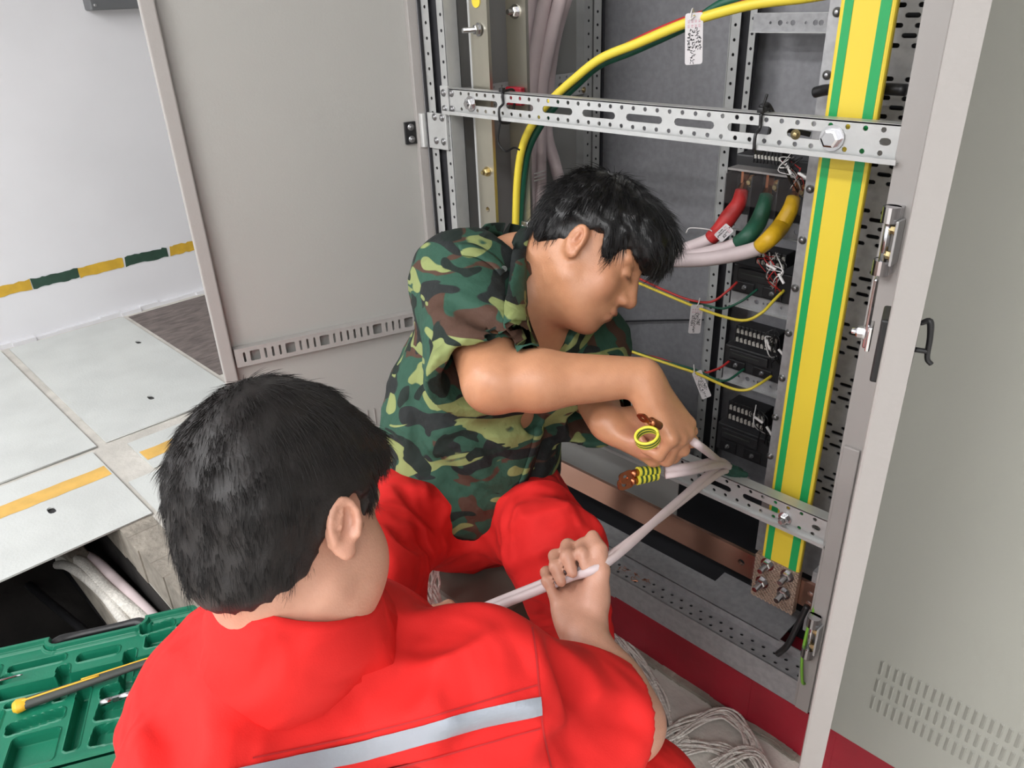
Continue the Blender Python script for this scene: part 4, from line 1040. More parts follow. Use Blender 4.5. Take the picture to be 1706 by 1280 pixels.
def skin_mat(name, rough=.45):
    m = bpy.data.materials.new(name); m.use_nodes = True; nt = m.node_tree; b = nt.nodes['Principled BSDF']
    a = nt.nodes.new('ShaderNodeVertexColor'); a.layer_name = 'tone'
    tc = nt.nodes.new('ShaderNodeTexCoord'); n = nt.nodes.new('ShaderNodeTexNoise'); n.inputs['Scale'].default_value = 55; n.inputs['Detail'].default_value = 6
    nt.links.new(tc.outputs['Object'], n.inputs['Vector'])
    hs = nt.nodes.new('ShaderNodeMix'); hs.data_type = 'RGBA'; hs.blend_type = 'MULTIPLY'
    r = nt.nodes.new('ShaderNodeValToRGB'); r.color_ramp.elements[0].color = (.93, .90, .89, 1); r.color_ramp.elements[1].color = (1.02, 1.01, 1.01, 1); r.color_ramp.elements[0].position = .3; r.color_ramp.elements[1].position = .65
    nt.links.new(n.outputs['Fac'], r.inputs['Fac']); hs.inputs[0].default_value = 1
    nt.links.new(a.outputs['Color'], hs.inputs[6]); nt.links.new(r.outputs['Color'], hs.inputs[7]); nt.links.new(hs.outputs[2], b.inputs['Base Color'])
    n2 = nt.nodes.new('ShaderNodeTexNoise'); n2.inputs['Scale'].default_value = 420; nt.links.new(tc.outputs['Object'], n2.inputs['Vector'])
    bp = nt.nodes.new('ShaderNodeBump'); bp.inputs['Strength'].default_value = .12; bp.inputs['Distance'].default_value = .003
    nt.links.new(n2.outputs['Fac'], bp.inputs['Height']); nt.links.new(bp.outputs['Normal'], b.inputs['Normal'])
    b.inputs['Roughness'].default_value = rough; b.inputs['Subsurface Weight'].default_value = .12; b.inputs['Subsurface Radius'].default_value = (.012, .005, .003); b.inputs['Subsurface Scale'].default_value = .5
    return m
FINGERS = [(.030, .086, (.042, .025, .021), .0094), (.0105, .091, (.046, .029, .022), .0097), (-.0095, .087, (.043, .027, .021), .0092), (-.0275, .077, (.034, .021, .019), .0082)]
def hand(v, F, curls, thumb, sc=1.0, spread=(0.06, 0.0, -.04, -.1)):
    """F: o wrist, R[0] to the thumb side, R[1] along the palm, R[2] back of the hand; curls: one bend triple per finger (radians)"""
    tips = []
    v.op(F.ell((0, .012 * sc, 0), (.029 * sc, .03 * sc, .0185 * sc)), .02)
    for (ax, fy, ln, r), cu_, sp in zip(FINGERS, curls, spread):
        ax, fy, r = ax * sc, fy * sc, r * sc
        m = F(ax, fy, 0); v.op(cone(F(ax * .45, .01 * sc, -.001), m, .0145 * sc, r * 1.12), .014)
        p = m; ang = 0; d0 = nrm(F.R[1] + F.R[0] * sp); chain = [p]
        for k, (l, c_) in enumerate(zip(ln, cu_)):
            ang += c_; d = d0 * math.cos(ang) - F.R[2] * math.sin(ang); q = p + d * l * sc
            v.op(cone(p, q, r * (1.0, .93, .88)[k], r * (.93, .88, .74)[k]), .0035 if k else .008)
            if k < 2: v.op(ell(q, F.R, (r * 1.0, r * .98, r * .98)), .003)
            p = q; chain.append(p)
        tips.append(chain)
    v.op(F.ell((.010 * sc, .05 * sc, -.006 * sc), (.030 * sc, .042 * sc, .012 * sc)), .015)               # palm
    v.op(F.ell((.026 * sc, .038 * sc, -.014 * sc), (.016 * sc, .03 * sc, .015 * sc)), .014)              # thumb base
    v.op(F.ell((-.022 * sc, .036 * sc, -.011 * sc), (.013 * sc, .032 * sc, .013 * sc)), .014)            # heel
    T = [F(*(np.array(q) * sc)) for q in thumb]; rr = [.0145, .0118, .0108, .0088]
    for i in range(len(T) - 1): v.op(cone(T[i], T[i + 1], rr[i] * sc, rr[i + 1] * sc), .006 if i else .012)
    tips.append(T)
    return tips
def nails(v_tips, F, m, parent, which=range(5)): pass

def hair_part(name, F, parent, m, spec, strands, seed, grav):
    """cap volume + fine strands in one mesh"""
    lo = F.o - .17; hi = F.o + .17; v = Vol(lo, hi, .0032)
    spec(v)
    pos, Q = v.mesh(1)
    vs = [pos]; qs = [Q]; base = len(pos)
    # normals by face averaging
    Nn = np.zeros_like(pos); e1 = pos[Q[:, 2]] - pos[Q[:, 0]]; e2 = pos[Q[:, 3]] - pos[Q[:, 1]]; fnm = np.cross(e1, e2)
    for i in range(4): np.add.at(Nn, Q[:, i], fnm)
    Nn /= np.linalg.norm(Nn, axis=1)[:, None] + 1e-12
    r = np.random.RandomState(seed); n, seg, wd, ln, lift, crown, jit = strands
    L = F.local(pos); NL = Nn @ F.R.T
    out = np.nonzero(((L - np.array((0, -.01, .04))) * NL).sum(1) > 0)[0]
    out = out[NL[out, 2] > -.45]
    ear_ = (np.abs(L[out, 0]) > .055) & (L[out, 1] > -.045) & (L[out, 1] < .022) & (L[out, 2] < .058); out = out[~ear_]
    pick = r.choice(out, n)
    cr = np.array(crown)
    P = L[pick]; nl = NL[pick]
    away = P - cr; away[:, 2] -= .02
    away -= nl * (away * nl).sum(1)[:, None]; away /= np.linalg.norm(away, axis=1)[:, None] + 1e-9
    jitv = r.normal(size=(n, 3)) * jit; clump = np.stack([np.sin(P @ r.normal(size=3) * 160 + k) for k in range(3)], 1) * jit * 1.1
    d = away + nl * lift + jitv + clump
    gl = F.R @ np.array([0, 0, -1.0]) * grav
    ll = ln * r.uniform(.55, 1.3, n); p = P - nl * .0025
    pts = [p]
    for k in range(seg):
        d = d / np.linalg.norm(d, axis=1)[:, None]; p = p + d * (ll / seg)[:, None]; pts.append(p); d = d - nl * (lift * .75 / seg * 2) + gl / seg
    pts = np.stack(pts, 1)
    T = pts[:, -1] - pts[:, 0]; T /= np.linalg.norm(T, axis=1)[:, None] + 1e-9
    s1 = np.cross(T, nl); s1 /= np.linalg.norm(s1, axis=1)[:, None] + 1e-9
    s2 = np.cross(T, s1)
    w = wd * np.linspace(1, .12, seg + 1)
    ring = []
    for a in (0, 2.094, 4.189):
        ring.append(pts + (math.cos(a) * s1 + math.sin(a) * s2)[:, None, :] * w[None, :, None])
    A = np.stack(ring, 2).reshape(-1, 3) @ F.R * F.s + F.o
    ids = base + np.arange(n * (seg + 1) * 3).reshape(n, seg + 1, 3); fq = []
    for k in range(seg):
        for a in range(3):
            b = (a + 1) % 3; fq.append(np.stack([ids[:, k, a], ids[:, k, b], ids[:, k + 1, b], ids[:, k + 1, a]], 1))
    o = mk(name, np.vstack([pos, A]), np.vstack([Q] + fq), m, parent)
    return o
def hair_mat(name, col, rough=.42):
    return mat(name, col, rough, var=.35, vscale=90, bump=.08, bscale=320, spec=.4)
M['hairc'] = hair_mat('wet_black_hair', (16, 15, 16), .34); M['hairf'] = hair_mat('short_brown_black_hair', (27, 23, 22), .5)
M['skinc'] = skin_mat('tanned_skin', .38); M['skinf'] = skin_mat('fair_skin', .42)
SK1 = srgb(190, 137, 103); SK2 = srgb(198, 150, 127)

def cloth(name, col, dark):
    m = mat(name, col, .78, var=.10, vscale=5, bump=.0, spec=.25, col2=dark, detail=3)
    nt = m.node_tree; N = nt.nodes; b = N['Principled BSDF']; tc = N.new('ShaderNodeTexCoord')
    n1 = N.new('ShaderNodeTexNoise'); n1.inputs['Scale'].default_value = 7; n1.inputs['Detail'].default_value = 2; n1.inputs['Distortion'].default_value = .8
    n2 = N.new('ShaderNodeTexNoise'); n2.inputs['Scale'].default_value = 600
    ad = N.new('ShaderNodeMath'); ad.operation = 'MULTIPLY_ADD'; ad.inputs[1].default_value = .005
    nt.links.new(tc.outputs['Object'], n1.inputs['Vector']); nt.links.new(tc.outputs['Object'], n2.inputs['Vector'])
    nt.links.new(n2.outputs['Fac'], ad.inputs[0]); nt.links.new(n1.outputs['Fac'], ad.inputs[2])
    bp = N.new('ShaderNodeBump'); bp.inputs['Strength'].default_value = .9; bp.inputs['Distance'].default_value = .035
    nt.links.new(ad.outputs[0], bp.inputs['Height']); nt.links.new(bp.outputs['Normal'], b.inputs['Normal'])
    b.inputs['Sheen Weight'].default_value = .0
    return m
M['redcloth'] = cloth('red_work_cloth', (218, 40, 37), (206, 33, 32))
def camo_mat():
    m = bpy.data.materials.new('woodland_camouflage'); m.use_nodes = True; nt = m.node_tree; N = nt.nodes; L = nt.links; b = N['Principled BSDF']
    b.inputs['Roughness'].default_value = .75; b.inputs['Specular IOR Level'].default_value = .25
    tc = N.new('ShaderNodeTexCoord')
    cur = None
    base = srgb(47, 80, 66)
    layers = [((1.0, 1.2, 2.0), 6.5, (.3, .7, .2), .55, srgb(78, 56, 46)), ((1.2, 1.0, 1.9), 7.0, (5.1, 2.2, 9.4), .575, srgb(36, 40, 40)), ((1.0, 1.0, 2.2), 7.5, (11.3, 7.7, 3.3), .575, srgb(134, 144, 92)), ((1.3, 1.0, 1.8), 8.5, (21.3, 1.7, 13.3), .62, srgb(30, 40, 36))]
    rgb = N.new('ShaderNodeRGB'); rgb.outputs[0].default_value = base; cur = rgb.outputs[0]
    for sc, s_, loc, thr, c in layers:
        mp = N.new('ShaderNodeMapping'); mp.inputs['Scale'].default_value = sc; mp.inputs['Location'].default_value = loc; mp.inputs['Rotation'].default_value = (.4, .5, .3)
        n = N.new('ShaderNodeTexNoise'); n.inputs['Scale'].default_value = s_; n.inputs['Detail'].default_value = 1.6; n.inputs['Distortion'].default_value = 1.2; n.inputs['Roughness'].default_value = .4
        gt = N.new('ShaderNodeMapRange'); gt.inputs[1].default_value = thr - .004; gt.inputs[2].default_value = thr + .004
        mx = N.new('ShaderNodeMix'); mx.data_type = 'RGBA'
        L.new(tc.outputs['Object'], mp.inputs['Vector']); L.new(mp.outputs['Vector'], n.inputs['Vector']); L.new(n.outputs['Fac'], gt.inputs[0]); L.new(gt.outputs[0], mx.inputs[0])
        L.new(cur, mx.inputs[6]); mx.inputs[7].default_value = c; cur = mx.outputs[2]
    L.new(cur, b.inputs['Base Color'])
    n1 = N.new('ShaderNodeTexNoise'); n1.inputs['Scale'].default_value = 18; n1.inputs['Detail'].default_value = 4; L.new(tc.outputs['Object'], n1.inputs['Vector'])
    bp = N.new('ShaderNodeBump'); bp.inputs['Strength'].default_value = .6; bp.inputs['Distance'].default_value = .015
    L.new(n1.outputs['Fac'], bp.inputs['Height']); L.new(bp.outputs['Normal'], b.inputs['Normal'])
    return m
M['camo'] = camo_mat()
def surf_hit(bvh, u, v, off=.0):
    loc, nor, i, d = bvh.ray_cast(Vector(CAM), Vector(nrm(ray(u, v))))
    if loc is None: return None
    if nor.dot(Vector(CAM) - loc) < 0: nor = -nor
    return np.array(loc + nor * off)
def bvh_of(o):
    me = o.data; return BVHTree.FromPolygons([v.co[:] for v in me.vertices], [p.vertices[:] for p in me.polygons])
def ribbon_on(bvh, top, bot, off, n):
    """strip lying on a surface: pixel lines top/bottom of the strip are dropped onto it"""
    vs = []; k = 0
    T = smooth_path([(a, b, 0) for a, b in top], 8); B = smooth_path([(a, b, 0) for a, b in bot], 8)
    T = np.stack([np.interp(np.linspace(0, 1, n), np.linspace(0, 1, len(T)), T[:, i]) for i in (0, 1)], 1); B = np.stack([np.interp(np.linspace(0, 1, n), np.linspace(0, 1, len(B)), B[:, i]) for i in (0, 1)], 1)
    fs = []; prev = None
    for a, b in zip(T, B):
        row = [surf_hit(bvh, *(a + (b - a) * t), off) for t in (0, .33, .67, 1)]
        if any(q is None for q in row): prev = None; continue
        i0 = len(vs); vs += row
        if prev is not None: fs += [(prev + j, i0 + j, i0 + j + 1, prev + j + 1) for j in range(3)]
        prev = i0
    return vs, fs

def crease(vol, lines, r=.010, off=.0065, k=.022):
    """press soft folds into a garment along lines that lie on its surface"""
    p, q = vol.mesh(0); t = BVHTree.FromPolygons(p.tolist(), q.tolist())
    for ln in lines:
        P = smooth_path([(a, b, 0) for a, b in ln], 5); H = [surf_hit(t, u, w, off) for u, w, _ in P]
        n = len(H) - 1
        for i in range(n):
            if H[i] is None or H[i + 1] is None or np.linalg.norm(H[i] - H[i + 1]) > .05: continue
            f0 = math.sin(math.pi * (.12 + .8 * i / n)); vol.op(cone(H[i], H[i + 1], r * f0, r * f0), k, 's')
# ------------------------------------------------------------------ man in the camouflage shirt
pA = thing('person', 'black-haired person in camouflage shirt and red trousers, seated, bent over crimping a cable end', 'person', RZ(760, 1010, 0))
fA, uA = CV(.80, .58, -.14), CV(.59, -.80, -.08)
RA = ortho(fA, uA)
HA = Frame(PD(961, 403, 1.20) - .076 * RA[0] + .010 * RA[1], *RA, sc=.93)
shR = PD(772, 470, 1.27); elR = PD(822, 637, 1.11); wrR = PD(1070, 628, 1.11)
shL = PD(985, 575, 1.50); elL = PD(990, 655, 1.42); wrL = PD(1010, 704, 1.19)
nkA = PD(868, 450, 1.345); pvA = PD(785, 800, 1.50); blA = PD(800, 690, 1.44); chA = PD(850, 560, 1.40)
latA = nrm(shL - shR); upA = nrm(nkA - pvA); frA = nrm(np.cross(upA, latA)); frA = frA if frA @ fA > 0 else -frA
latB = nrm(latA - upA * (latA @ upA)); TA = [latB, frA, upA]
def torsoA(v, off):
    v.op(ell(chA, TA, (.165, .112, .17)), .01, 'u', off); v.op(ell(blA, TA, (.155, .118, .16)), .07, 'u', off); v.op(ell(pvA, TA, (.158, .122, .12)), .07, 'u', off)
    v.op(cone(nkA - upA * .05, shR - upA * .01, .06, .056), .07, 'u', off); v.op(cone(nkA - upA * .05, shL - upA * .01, .06, .052), .07, 'u', off)
lo = np.minimum.reduce([HA.o - .17, pvA - .2, elR - .08, wrL - .12, wrR - .14]); hi = np.maximum.reduce([HA.o + .17, shL + .12, wrR + .16, pvA + .2])
vA = Vol(lo, hi, .0034)
torsoA(vA, -.004)
head(vA, HA, 1.06)
vA.op(cone(HA(0, -.022, -.025), nkA, .058, .064), .03); vA.op(cone(HA(0, .03, -.075), nkA + frA * .05 - upA * .03, .04, .05), .04)
vA.op(cone(shR, elR, .052, .046), .04); mid = elR + (wrR - elR) * .3
vA.op(cone(elR, mid, .042, .043), .015); vA.op(cone(mid, wrR, .043, .0285), .02)
vA.op(cone(shL, elL, .05, .044), .04); vA.op(cone(elL, wrL, .042, .028), .015)
# right hand: wrist bent down, fist round the lug
hf = CV(.56, .80, .10); hn = CV(.62, -.40, -.62); hn = nrm(hn - hf * (hn @ hf)); ht = np.cross(hn, hf)
HR = Frame(wrR + hf * .012, ht, hf, hn)
tipsAR = hand(vA, HR, [(1.0, 1.35, .7), (1.0, 1.4, .75), (1.05, 1.4, .75), (1.1, 1.4, .7)], [(.024, .03, -.01), (.032, .058, -.028), (.018, .078, -.045), (-.004, .082, -.052)], 1.06)
# left hand below, palm up, holding the sleeve ring
gf = CV(.88, .42, -.1); gn = CV(.05, .62, .75); gn = nrm(gn - gf * (gn @ gf)); gt = np.cross(gf, gn)
HL = Frame(wrL + gf * .012, gt, gf, gn)
tipsAL = hand(vA, HL, [(.9, 1.4, .8), (.95, 1.4, .8), (1.0, 1.4, .8), (1.0, 1.4, .8)], [(.026, .028, -.012), (.038, .05, -.03), (.034, .072, -.044), (.024, .092, -.046)], .98)
# V of the open collar must stay skin: nothing to cut on the body
pos, Q = vA.mesh(1)
bodyA = mk('body', pos, Q, M['skinc'], pA)
C = face_tint(HA, pos, SK1)
r_ = sum(np.exp(-((np.linalg.norm(pos - q[-1], axis=1) / .02) ** 2)) for q in tipsAR + tipsAL)[:, None]
C = C * (1 - np.clip(r_, 0, 1) * .3) + np.clip(r_, 0, 1) * .3 * np.array([.58, .24, .18])
paint(bodyA, C)
def hairA(v):
    v.op(HA.ell((0, -.010, .052), (.086, .108, .098)), .01); v.op(HA.ell((0, .060, .090), (.072, .066, .047)), .03)
    v.op(HA.ell((0, .096, .066), (.062, .032, .036)), .025)
    v.op(HA.ell((0, -.066, .02), (.062, .036, .066)), .03)
    def low(P):
        L = HA.local(P); y = L[:, 1]; ax_ = np.abs(L[:, 0])
        h = np.interp(y, [-.12, -.07, -.03, -.016, .0, .02, .036, .048, .056, .07, .09, .12], [-.045, -.05, -.035, .02, .036, .035, .002, .008, .034, .042, .034, .026])
        return h - L[:, 2] + .004 * np.sin(ax_ * 300 + y * 250)
    v.displace(lambda P: .0025 * waves(3, 5, 260, P) + .003 * waves(5, 4, 110, P)); v.clip(low)
hA = hair_part('hair', HA, pA, M['hairc'], hairA, (9000, 5, .0006, .034, .24, (0, -.045, .145), .13), 4, .25)
# eyebrow
eb_ = MB()
for s_ in (-1, 1):
    for k in range(40):
        t = k / 39; p = HA(s_ * (.014 + .036 * t), .103 - .016 * t * t - .004 * t, .030 + .006 * math.sin(t * 2.4) + rnd.uniform(-.002, .002))
        eb_.cyl(p, p + HA.R[0] * s_ * .009 + HA.R[2] * .003 - HA.R[1] * .002, .0007, .0002, n=3)
eb_.build('eyebrows', M['hairc'], pA)
# shirt: shell over the torso, loose sleeves, open collar
upR = nrm(elR - shR); upL = nrm(elL - shL); cufR = shR + upR * .215; cufL = shL + upL * .2
lo = np.minimum.reduce([pvA - .22, shR - .16, elR - .12]); hi = np.maximum.reduce([shL + .14, nkA + .14, pvA + .22])
vS = Vol(lo, hi, .0042)
torsoA(vS, .012)
vS.op(ell(pvA + upA * .02 - frA * .01, TA, (.172, .14, .13)), .05); vS.op(ell(blA - frA * .02, TA, (.168, .13, .16)), .05)
vS.op(cone(shR - upR * .01, cufR + upR * .05 - frA * .02 - upA * .012, .076, .088), .05); vS.op(cone(shL - upL * .01, cufL + upL * .05, .07, .066), .05)
vS.displace(folds(11, .0065, 26, upA * .4 + frA * .8), .04); vS.displace(folds(12, .0035, 60), .03)
# open sleeve ends and hem
vS.op(cone(shR + upR * .11, cufR + upR * .1 - frA * .02 - upA * .012, .05, .082), .006, 's'); vS.op(cone(shL + upL * .12, cufL + upL * .1, .05, .06), .006, 's')
def cutsA(P):
    near = np.linalg.norm(P - (elR + shR) / 2, axis=1) < .22
    d1 = np.where(np.linalg.norm(np.cross(P - shR, upR), axis=1) < .115, (P - cufR) @ upR, -1.)
    d2 = np.where(np.linalg.norm(np.cross(P - shL, upL), axis=1) < .095, (P - cufL) @ upL, -1.)
    hem = -((P - pvA) @ upA) - .052 + .02 * np.sin((P @ frA) * 14) - .12 * np.maximum((P - pvA) @ frA, 0)
    return np.maximum(np.maximum(d1, d2), hem)
vS.clip(cutsA)
# neck opening: V down the chest
vS.op(cone(nkA + upA * .09, nkA - upA * .02 + frA * .01, .085, .07), .006, 's')
for t in np.linspace(0, 1, 7):
    c_ = nkA + frA * (.085 + .045 * t) - upA * (.02 + .19 * t); vS.op(ell(c_, TA, (.058 * (1 - t) + .012, .06, .045)), .006, 's')
crease(vS, [[(700, 600), (690, 680), (700, 760)], [(735, 690), (790, 720), (840, 780)], [(760, 730), (830, 710), (900, 700)], [(930, 700), (900, 760), (880, 830)], [(745, 500), (800, 530), (850, 545)], [(720, 560), (770, 590), (835, 575)], [(690, 750), (760, 800), (830, 840)], [(960, 720), (940, 770), (920, 810)]], .009, .006, .02)
pos, Q = vS.mesh(1); shirtA = mk('camouflage_shirt', pos, Q, M['camo'], pA)
# collar flaps
co = MB(); n = 22
for s_ in (-1, 1):
    ring = []
    for i in range(n):
        t = i / (n - 1); a = math.pi * (.02 + .80 * t)
        c_ = nkA + upA * (.052 - .12 * max(0, t - .25)) + (latB * s_ * math.sin(a) * .088 - frA * math.cos(a) * .080) + frA * .012
        o_ = nrm(latB * s_ * math.sin(a) - frA * math.cos(a) * .9)
        top = c_ + upA * (.012 - .01 * t); low_ = c_ + o_ * (.030 + .012 * t) - upA * (.030 + .016 * t)
        ring.append([c_ - upA * .022 + o_ * .002, top, top + o_ * .005, low_, low_ - o_ * .004 - upA * .001, c_ - upA * .012 + o_ * .006])
    k = len(ring[0]); co.addv([q for r2 in ring for q in r2], [(i * k + j, i * k + (j + 1) % k, (i + 1) * k + (j + 1) % k, (i + 1) * k + j) for i in range(n - 1) for j in range(k)] + [tuple(range(k)), tuple((n - 1) * k + j for j in range(k))])
co.build('collar', M['camo'], pA, True)
bc = bvh_of(shirtA); bb_ = bvh_of(bodyA)
class Both:
    def ray_cast(s, o, d):
        a = bc.ray_cast(o, d); b = bb_.ray_cast(o, d)
        if a[0] is None: return b
        if b[0] is None: return a
        return a if a[3] <= b[3] else b
both = Both()
def flap(name, A_, B_, m, parent, offs=(.003, .010, .011, .006), n=26, surf=both):
    T = smooth_path([(a, b, 0) for a, b in A_], 8); B = smooth_path([(a, b, 0) for a, b in B_], 8); rs = lambda Q: np.stack([np.interp(np.linspace(0, 1, n), np.linspace(0, 1, len(Q)), Q[:, i]) for i in (0, 1)], 1)
    T, B = rs(T), rs(B); vs = []; fs = []
    for a, b in zip(T, B):
        row = [surf_hit(surf, *(a + (b - a) * k / 3), offs[k]) for k in range(4)]
        if any(q is None for q in row): continue
        vs += row
    n_ = len(vs) // 4
    fs = [(i * 4 + j, i * 4 + 4 + j, i * 4 + 5 + j, i * 4 + 1 + j) for i in range(n_ - 1) for j in range(3)]
    o = link(name, raw(name, vs, fs), m, parent, True)
    sm = o.modifiers.new('thickness', 'SOLIDIFY'); sm.thickness = .0025; sm.offset = 0
    return o
flap('collar_flap', [(893, 372), (880, 410), (874, 460), (878, 520), (898, 580)], [(866, 384), (850, 425), (842, 480), (838, 540), (862, 592)], M['camo'], pA)
flap('shoulder_strap', [(762, 408), (790, 410), (822, 428), (842, 450)], [(770, 428), (795, 432), (818, 446), (832, 462)], M['camo'], pA, (.003, .005, .005, .003), 14)
flap('placket', [(906, 712), (892, 765), (870, 822), (850, 860)], [(892, 712), (878, 765), (856, 822), (836, 860)], M['camo'], pA, (.001, .004, .004, .002), 24)
q = surf_hit(both, 836, 452, .006)
if q is not None: MB().cyl(q, q + nrm(CAM - q) * .002, .005, n=12).build('button', M['hgrey'], pA)
q = surf_hit(both, 650, 764, .002)
if q is not None: MB().cyl(q, q + nrm(CAM - q) * .003, .007, n=14).build('button', M['brass'], pA)
# trousers
hipR = PD(712, 830, 1.47); knR = PD(612, 945, 1.20); hipL = PD(862, 838, 1.52); knL = PD(925, 915, 1.27)
anR = np.array([knR[0] + .06, knR[1] + .06, .10]); anL = RZ(985, 1195, .10)
lo = np.minimum.reduce([pvA - .22, knR - .12, anR - .1, anL - .1]); lo[2] = .02; hi = np.maximum.reduce([pvA + .22, knL + .13])
vT = Vol(lo, hi, .005)
vT.op(ell(pvA - upA * .05, TA, (.165, .135, .13)), .02)
for hp, kn, an in ((hipR, knR, anR), (hipL, knL, anL)):
    vT.op(cone(hp, kn, .096, .074), .05); vT.op(cone(kn, an, .074, .064), .03)
vT.displace(folds(21, .011, 24, nrm(knL - hipL)), .05); vT.displace(folds(22, .005, 50, nrm(knR - hipR)), .03)
crease(vT, [[(650, 790), (720, 850), (820, 890)], [(680, 830), (740, 880), (800, 905)], [(820, 905), (890, 880), (975, 850)], [(830, 930), (900, 900), (990, 885)], [(850, 965), (910, 940), (995, 940)], [(660, 880), (690, 900), (740, 905)], [(960, 1000), (1000, 1020), (1030, 1060)], [(940, 830), (970, 840), (990, 870)]], .010, .006, .022)
pos, Q = vT.mesh(1); trA = mk('red_trousers', pos, Q, M['redcloth'], pA)
for an, kn in ((anR, knR), (anL, knL)):
    d_ = nrm((kn - an) * np.array([1, 1, 0]) + fA * np.array([1, 1, 0]) * .3) if True else 0
    vv = Vol(np.array([an[0] - .25, an[1] - .25, -.02]), np.array([an[0] + .25, an[1] + .25, .2]), .008)
    vv.op(cone([an[0], an[1], .05], np.array([an[0], an[1], .04]) + d_ * .15, .045, .038), .02); vv.op(cone(an, [an[0], an[1], .05], .048, .046), .02); vv.clip(lambda P: .001 - P[:, 2])
    p_, q_ = vv.mesh(0); mk('shoe', p_, q_, M['shoe'], pA)
# low stool under him
st = thing('low_stool', 'low grey plastic stool under the person in camouflage', 'stool', (pvA[0], pvA[1], 0))
sz = float((pvA - upA * .05)[2] - .12); sx, sy = pvA[0] + .02, pvA[1]
bx('seat', sx - .16, sx + .14, sy - .14, sy + .14, sz - .03, sz + .004, M['stool'], st, .008)
for i, j in ((-1, -1), (1, -1), (1, 1), (-1, 1)):
    MB().addv([(sx + i * (.14 + e) + a, sy + j * (.125 + e) + b, z) for z, e in ((sz - .028, -.02), (0, .005)) for a, b in ((-.02, -.02), (.02, -.02), (.02, .02), (-.02, .02))], [(0, 1, 5, 4), (1, 2, 6, 5), (2, 3, 7, 6), (3, 0, 4, 7), (0, 3, 2, 1), (4, 5, 6, 7)]).build('leg', M['stool'], st)
for s_ in (-1, 1):
    bx('side_skirt', sx + s_ * .125 - .004, sx + s_ * .125 + .004, sy - .11, sy + .11, sz * .35, sz - .026, M['stool'], st)
    bx('side_skirt', sx - .12, sx + .12, sy + s_ * .115 - .004, sy + s_ * .115 + .004, sz * .35, sz - .026, M['stool'], st)

# ------------------------------------------------------------------ man in red, seen from behind
pB = thing('person', 'dark-haired person in red work clothes with reflective back stripe, seen from behind, gripping cables', 'person', RZ(560, 1260, 0) * np.array([1, 1, 0]))
fB = CV(math.sin(math.radians(27)), .14, math.cos(math.radians(27))); uB = CV(-.10, -.97, -.12)
RB = ortho(fB, uB)
HB = Frame(PD(583, 885, .65) - .083 * RB[0] + .010 * RB[1], *RB, sc=.94)
shR2 = PD(800, 1148, .80); elR2 = PD(1040, 1202, .92); wrR2 = PD(974, 1062, 1.00)
shL2 = PD(350, 1305, .71); elL2 = PD(400, 1390, .88); wrL2 = PD(660, 1152, 1.02)
nkB = PD(500, 1038, .745); upB0 = np.array([0, 0, 1.])
latB2 = nrm(shR2 - shL2); pvB = nkB + np.array([-.10, -.02, -.50]); upB = nrm(nkB - pvB); frB = np.cross(upB, latB2); frB = nrm(frB if frB @ fB > 0 else -frB); latB3 = nrm(latB2 - upB * (latB2 @ upB)); TB = [latB3, frB, upB]
chB = nkB - upB * .195 + frB * .03; blB = nkB - upB * .34 + frB * .0
def torsoB(v, off):
    v.op(ell(chB, TB, (.17, .115, .19)), .01, 'u', off); v.op(ell(blB, TB, (.16, .12, .18)), .07, 'u', off); v.op(ell(pvB, TB, (.16, .125, .12)), .07, 'u', off)
    v.op(cone(nkB - upB * .095, shR2, .06, .055), .045, 'u', off); v.op(cone(nkB - upB * .105, shL2, .058, .055), .04, 'u', off)
lo = np.minimum.reduce([HB.o - .17, pvB - .18, shL2 - .12]); hi = np.maximum.reduce([HB.o + .17, wrR2 + .17, elR2 + .1, pvB + .18, wrL2 + .15])
vB = Vol(lo, hi, .0034)
torsoB(vB, -.022); head(vB, HB, 1.12)
vB.op(ell(HB(.045, .05, -.04), HB.R, (.030, .036, .045)), .02)
vB.op(cone(HB(0, -.028, -.03), nkB, .054, .058), .02); vB.op(cone(HB(0, .03, -.08), nkB + frB * .05, .045, .05), .04)
vB.op(cone(shR2, elR2, .052, .045), .04); mid = elR2 + (wrR2 - elR2) * .35
vB.op(cone(elR2, mid, .043, .0425), .015); vB.op(cone(mid, wrR2, .0425, .029), .02); vB.op(ell(elR2 + CV(.5, .6, .2) * .006, np.eye(3), (.038, .038, .038)), .02)
vB.op(cone(shL2, elL2, .05, .043), .04); vB.op(cone(elL2, wrL2, .042, .028), .015)
bf = CV(-.05, -.55, .83); bt = CV(.84, -.52, .02); bt = nrm(bt - bf * (bt @ bf)); bn = np.cross(bf, bt)
HR2 = Frame(wrR2 + bf * .010, bt, bf, bn)
tipsBR = hand(vB, HR2, [(1.25, 1.5, .9), (1.3, 1.5, .9), (1.35, 1.5, .9), (1.4, 1.5, .85)], [(.026, .03, -.012), (.044, .055, -.03), (.05, .08, -.04), (.046, .105, -.042)], 1.05, (.05, .0, -.05, -.1))
lf = nrm(PD(850, 1010, 1.08) - wrL2); ln_ = CV(0, .8, .55); ln_ = nrm(ln_ - lf * (ln_ @ lf)); lt = np.cross(lf, ln_)
HL2 = Frame(wrL2 + lf * .012, lt, lf, ln_)
tipsBL = hand(vB, HL2, [(1.2, 1.4, .8)] * 4, [(.026, .028, -.012), (.038, .05, -.03), (.034, .072, -.044), (.024, .088, -.046)], 1.03)
pos, Q = vB.mesh(1); bodyB = mk('body', pos, Q, M['skinf'], pB)
paint(bodyB, face_tint(HB, pos, SK2))
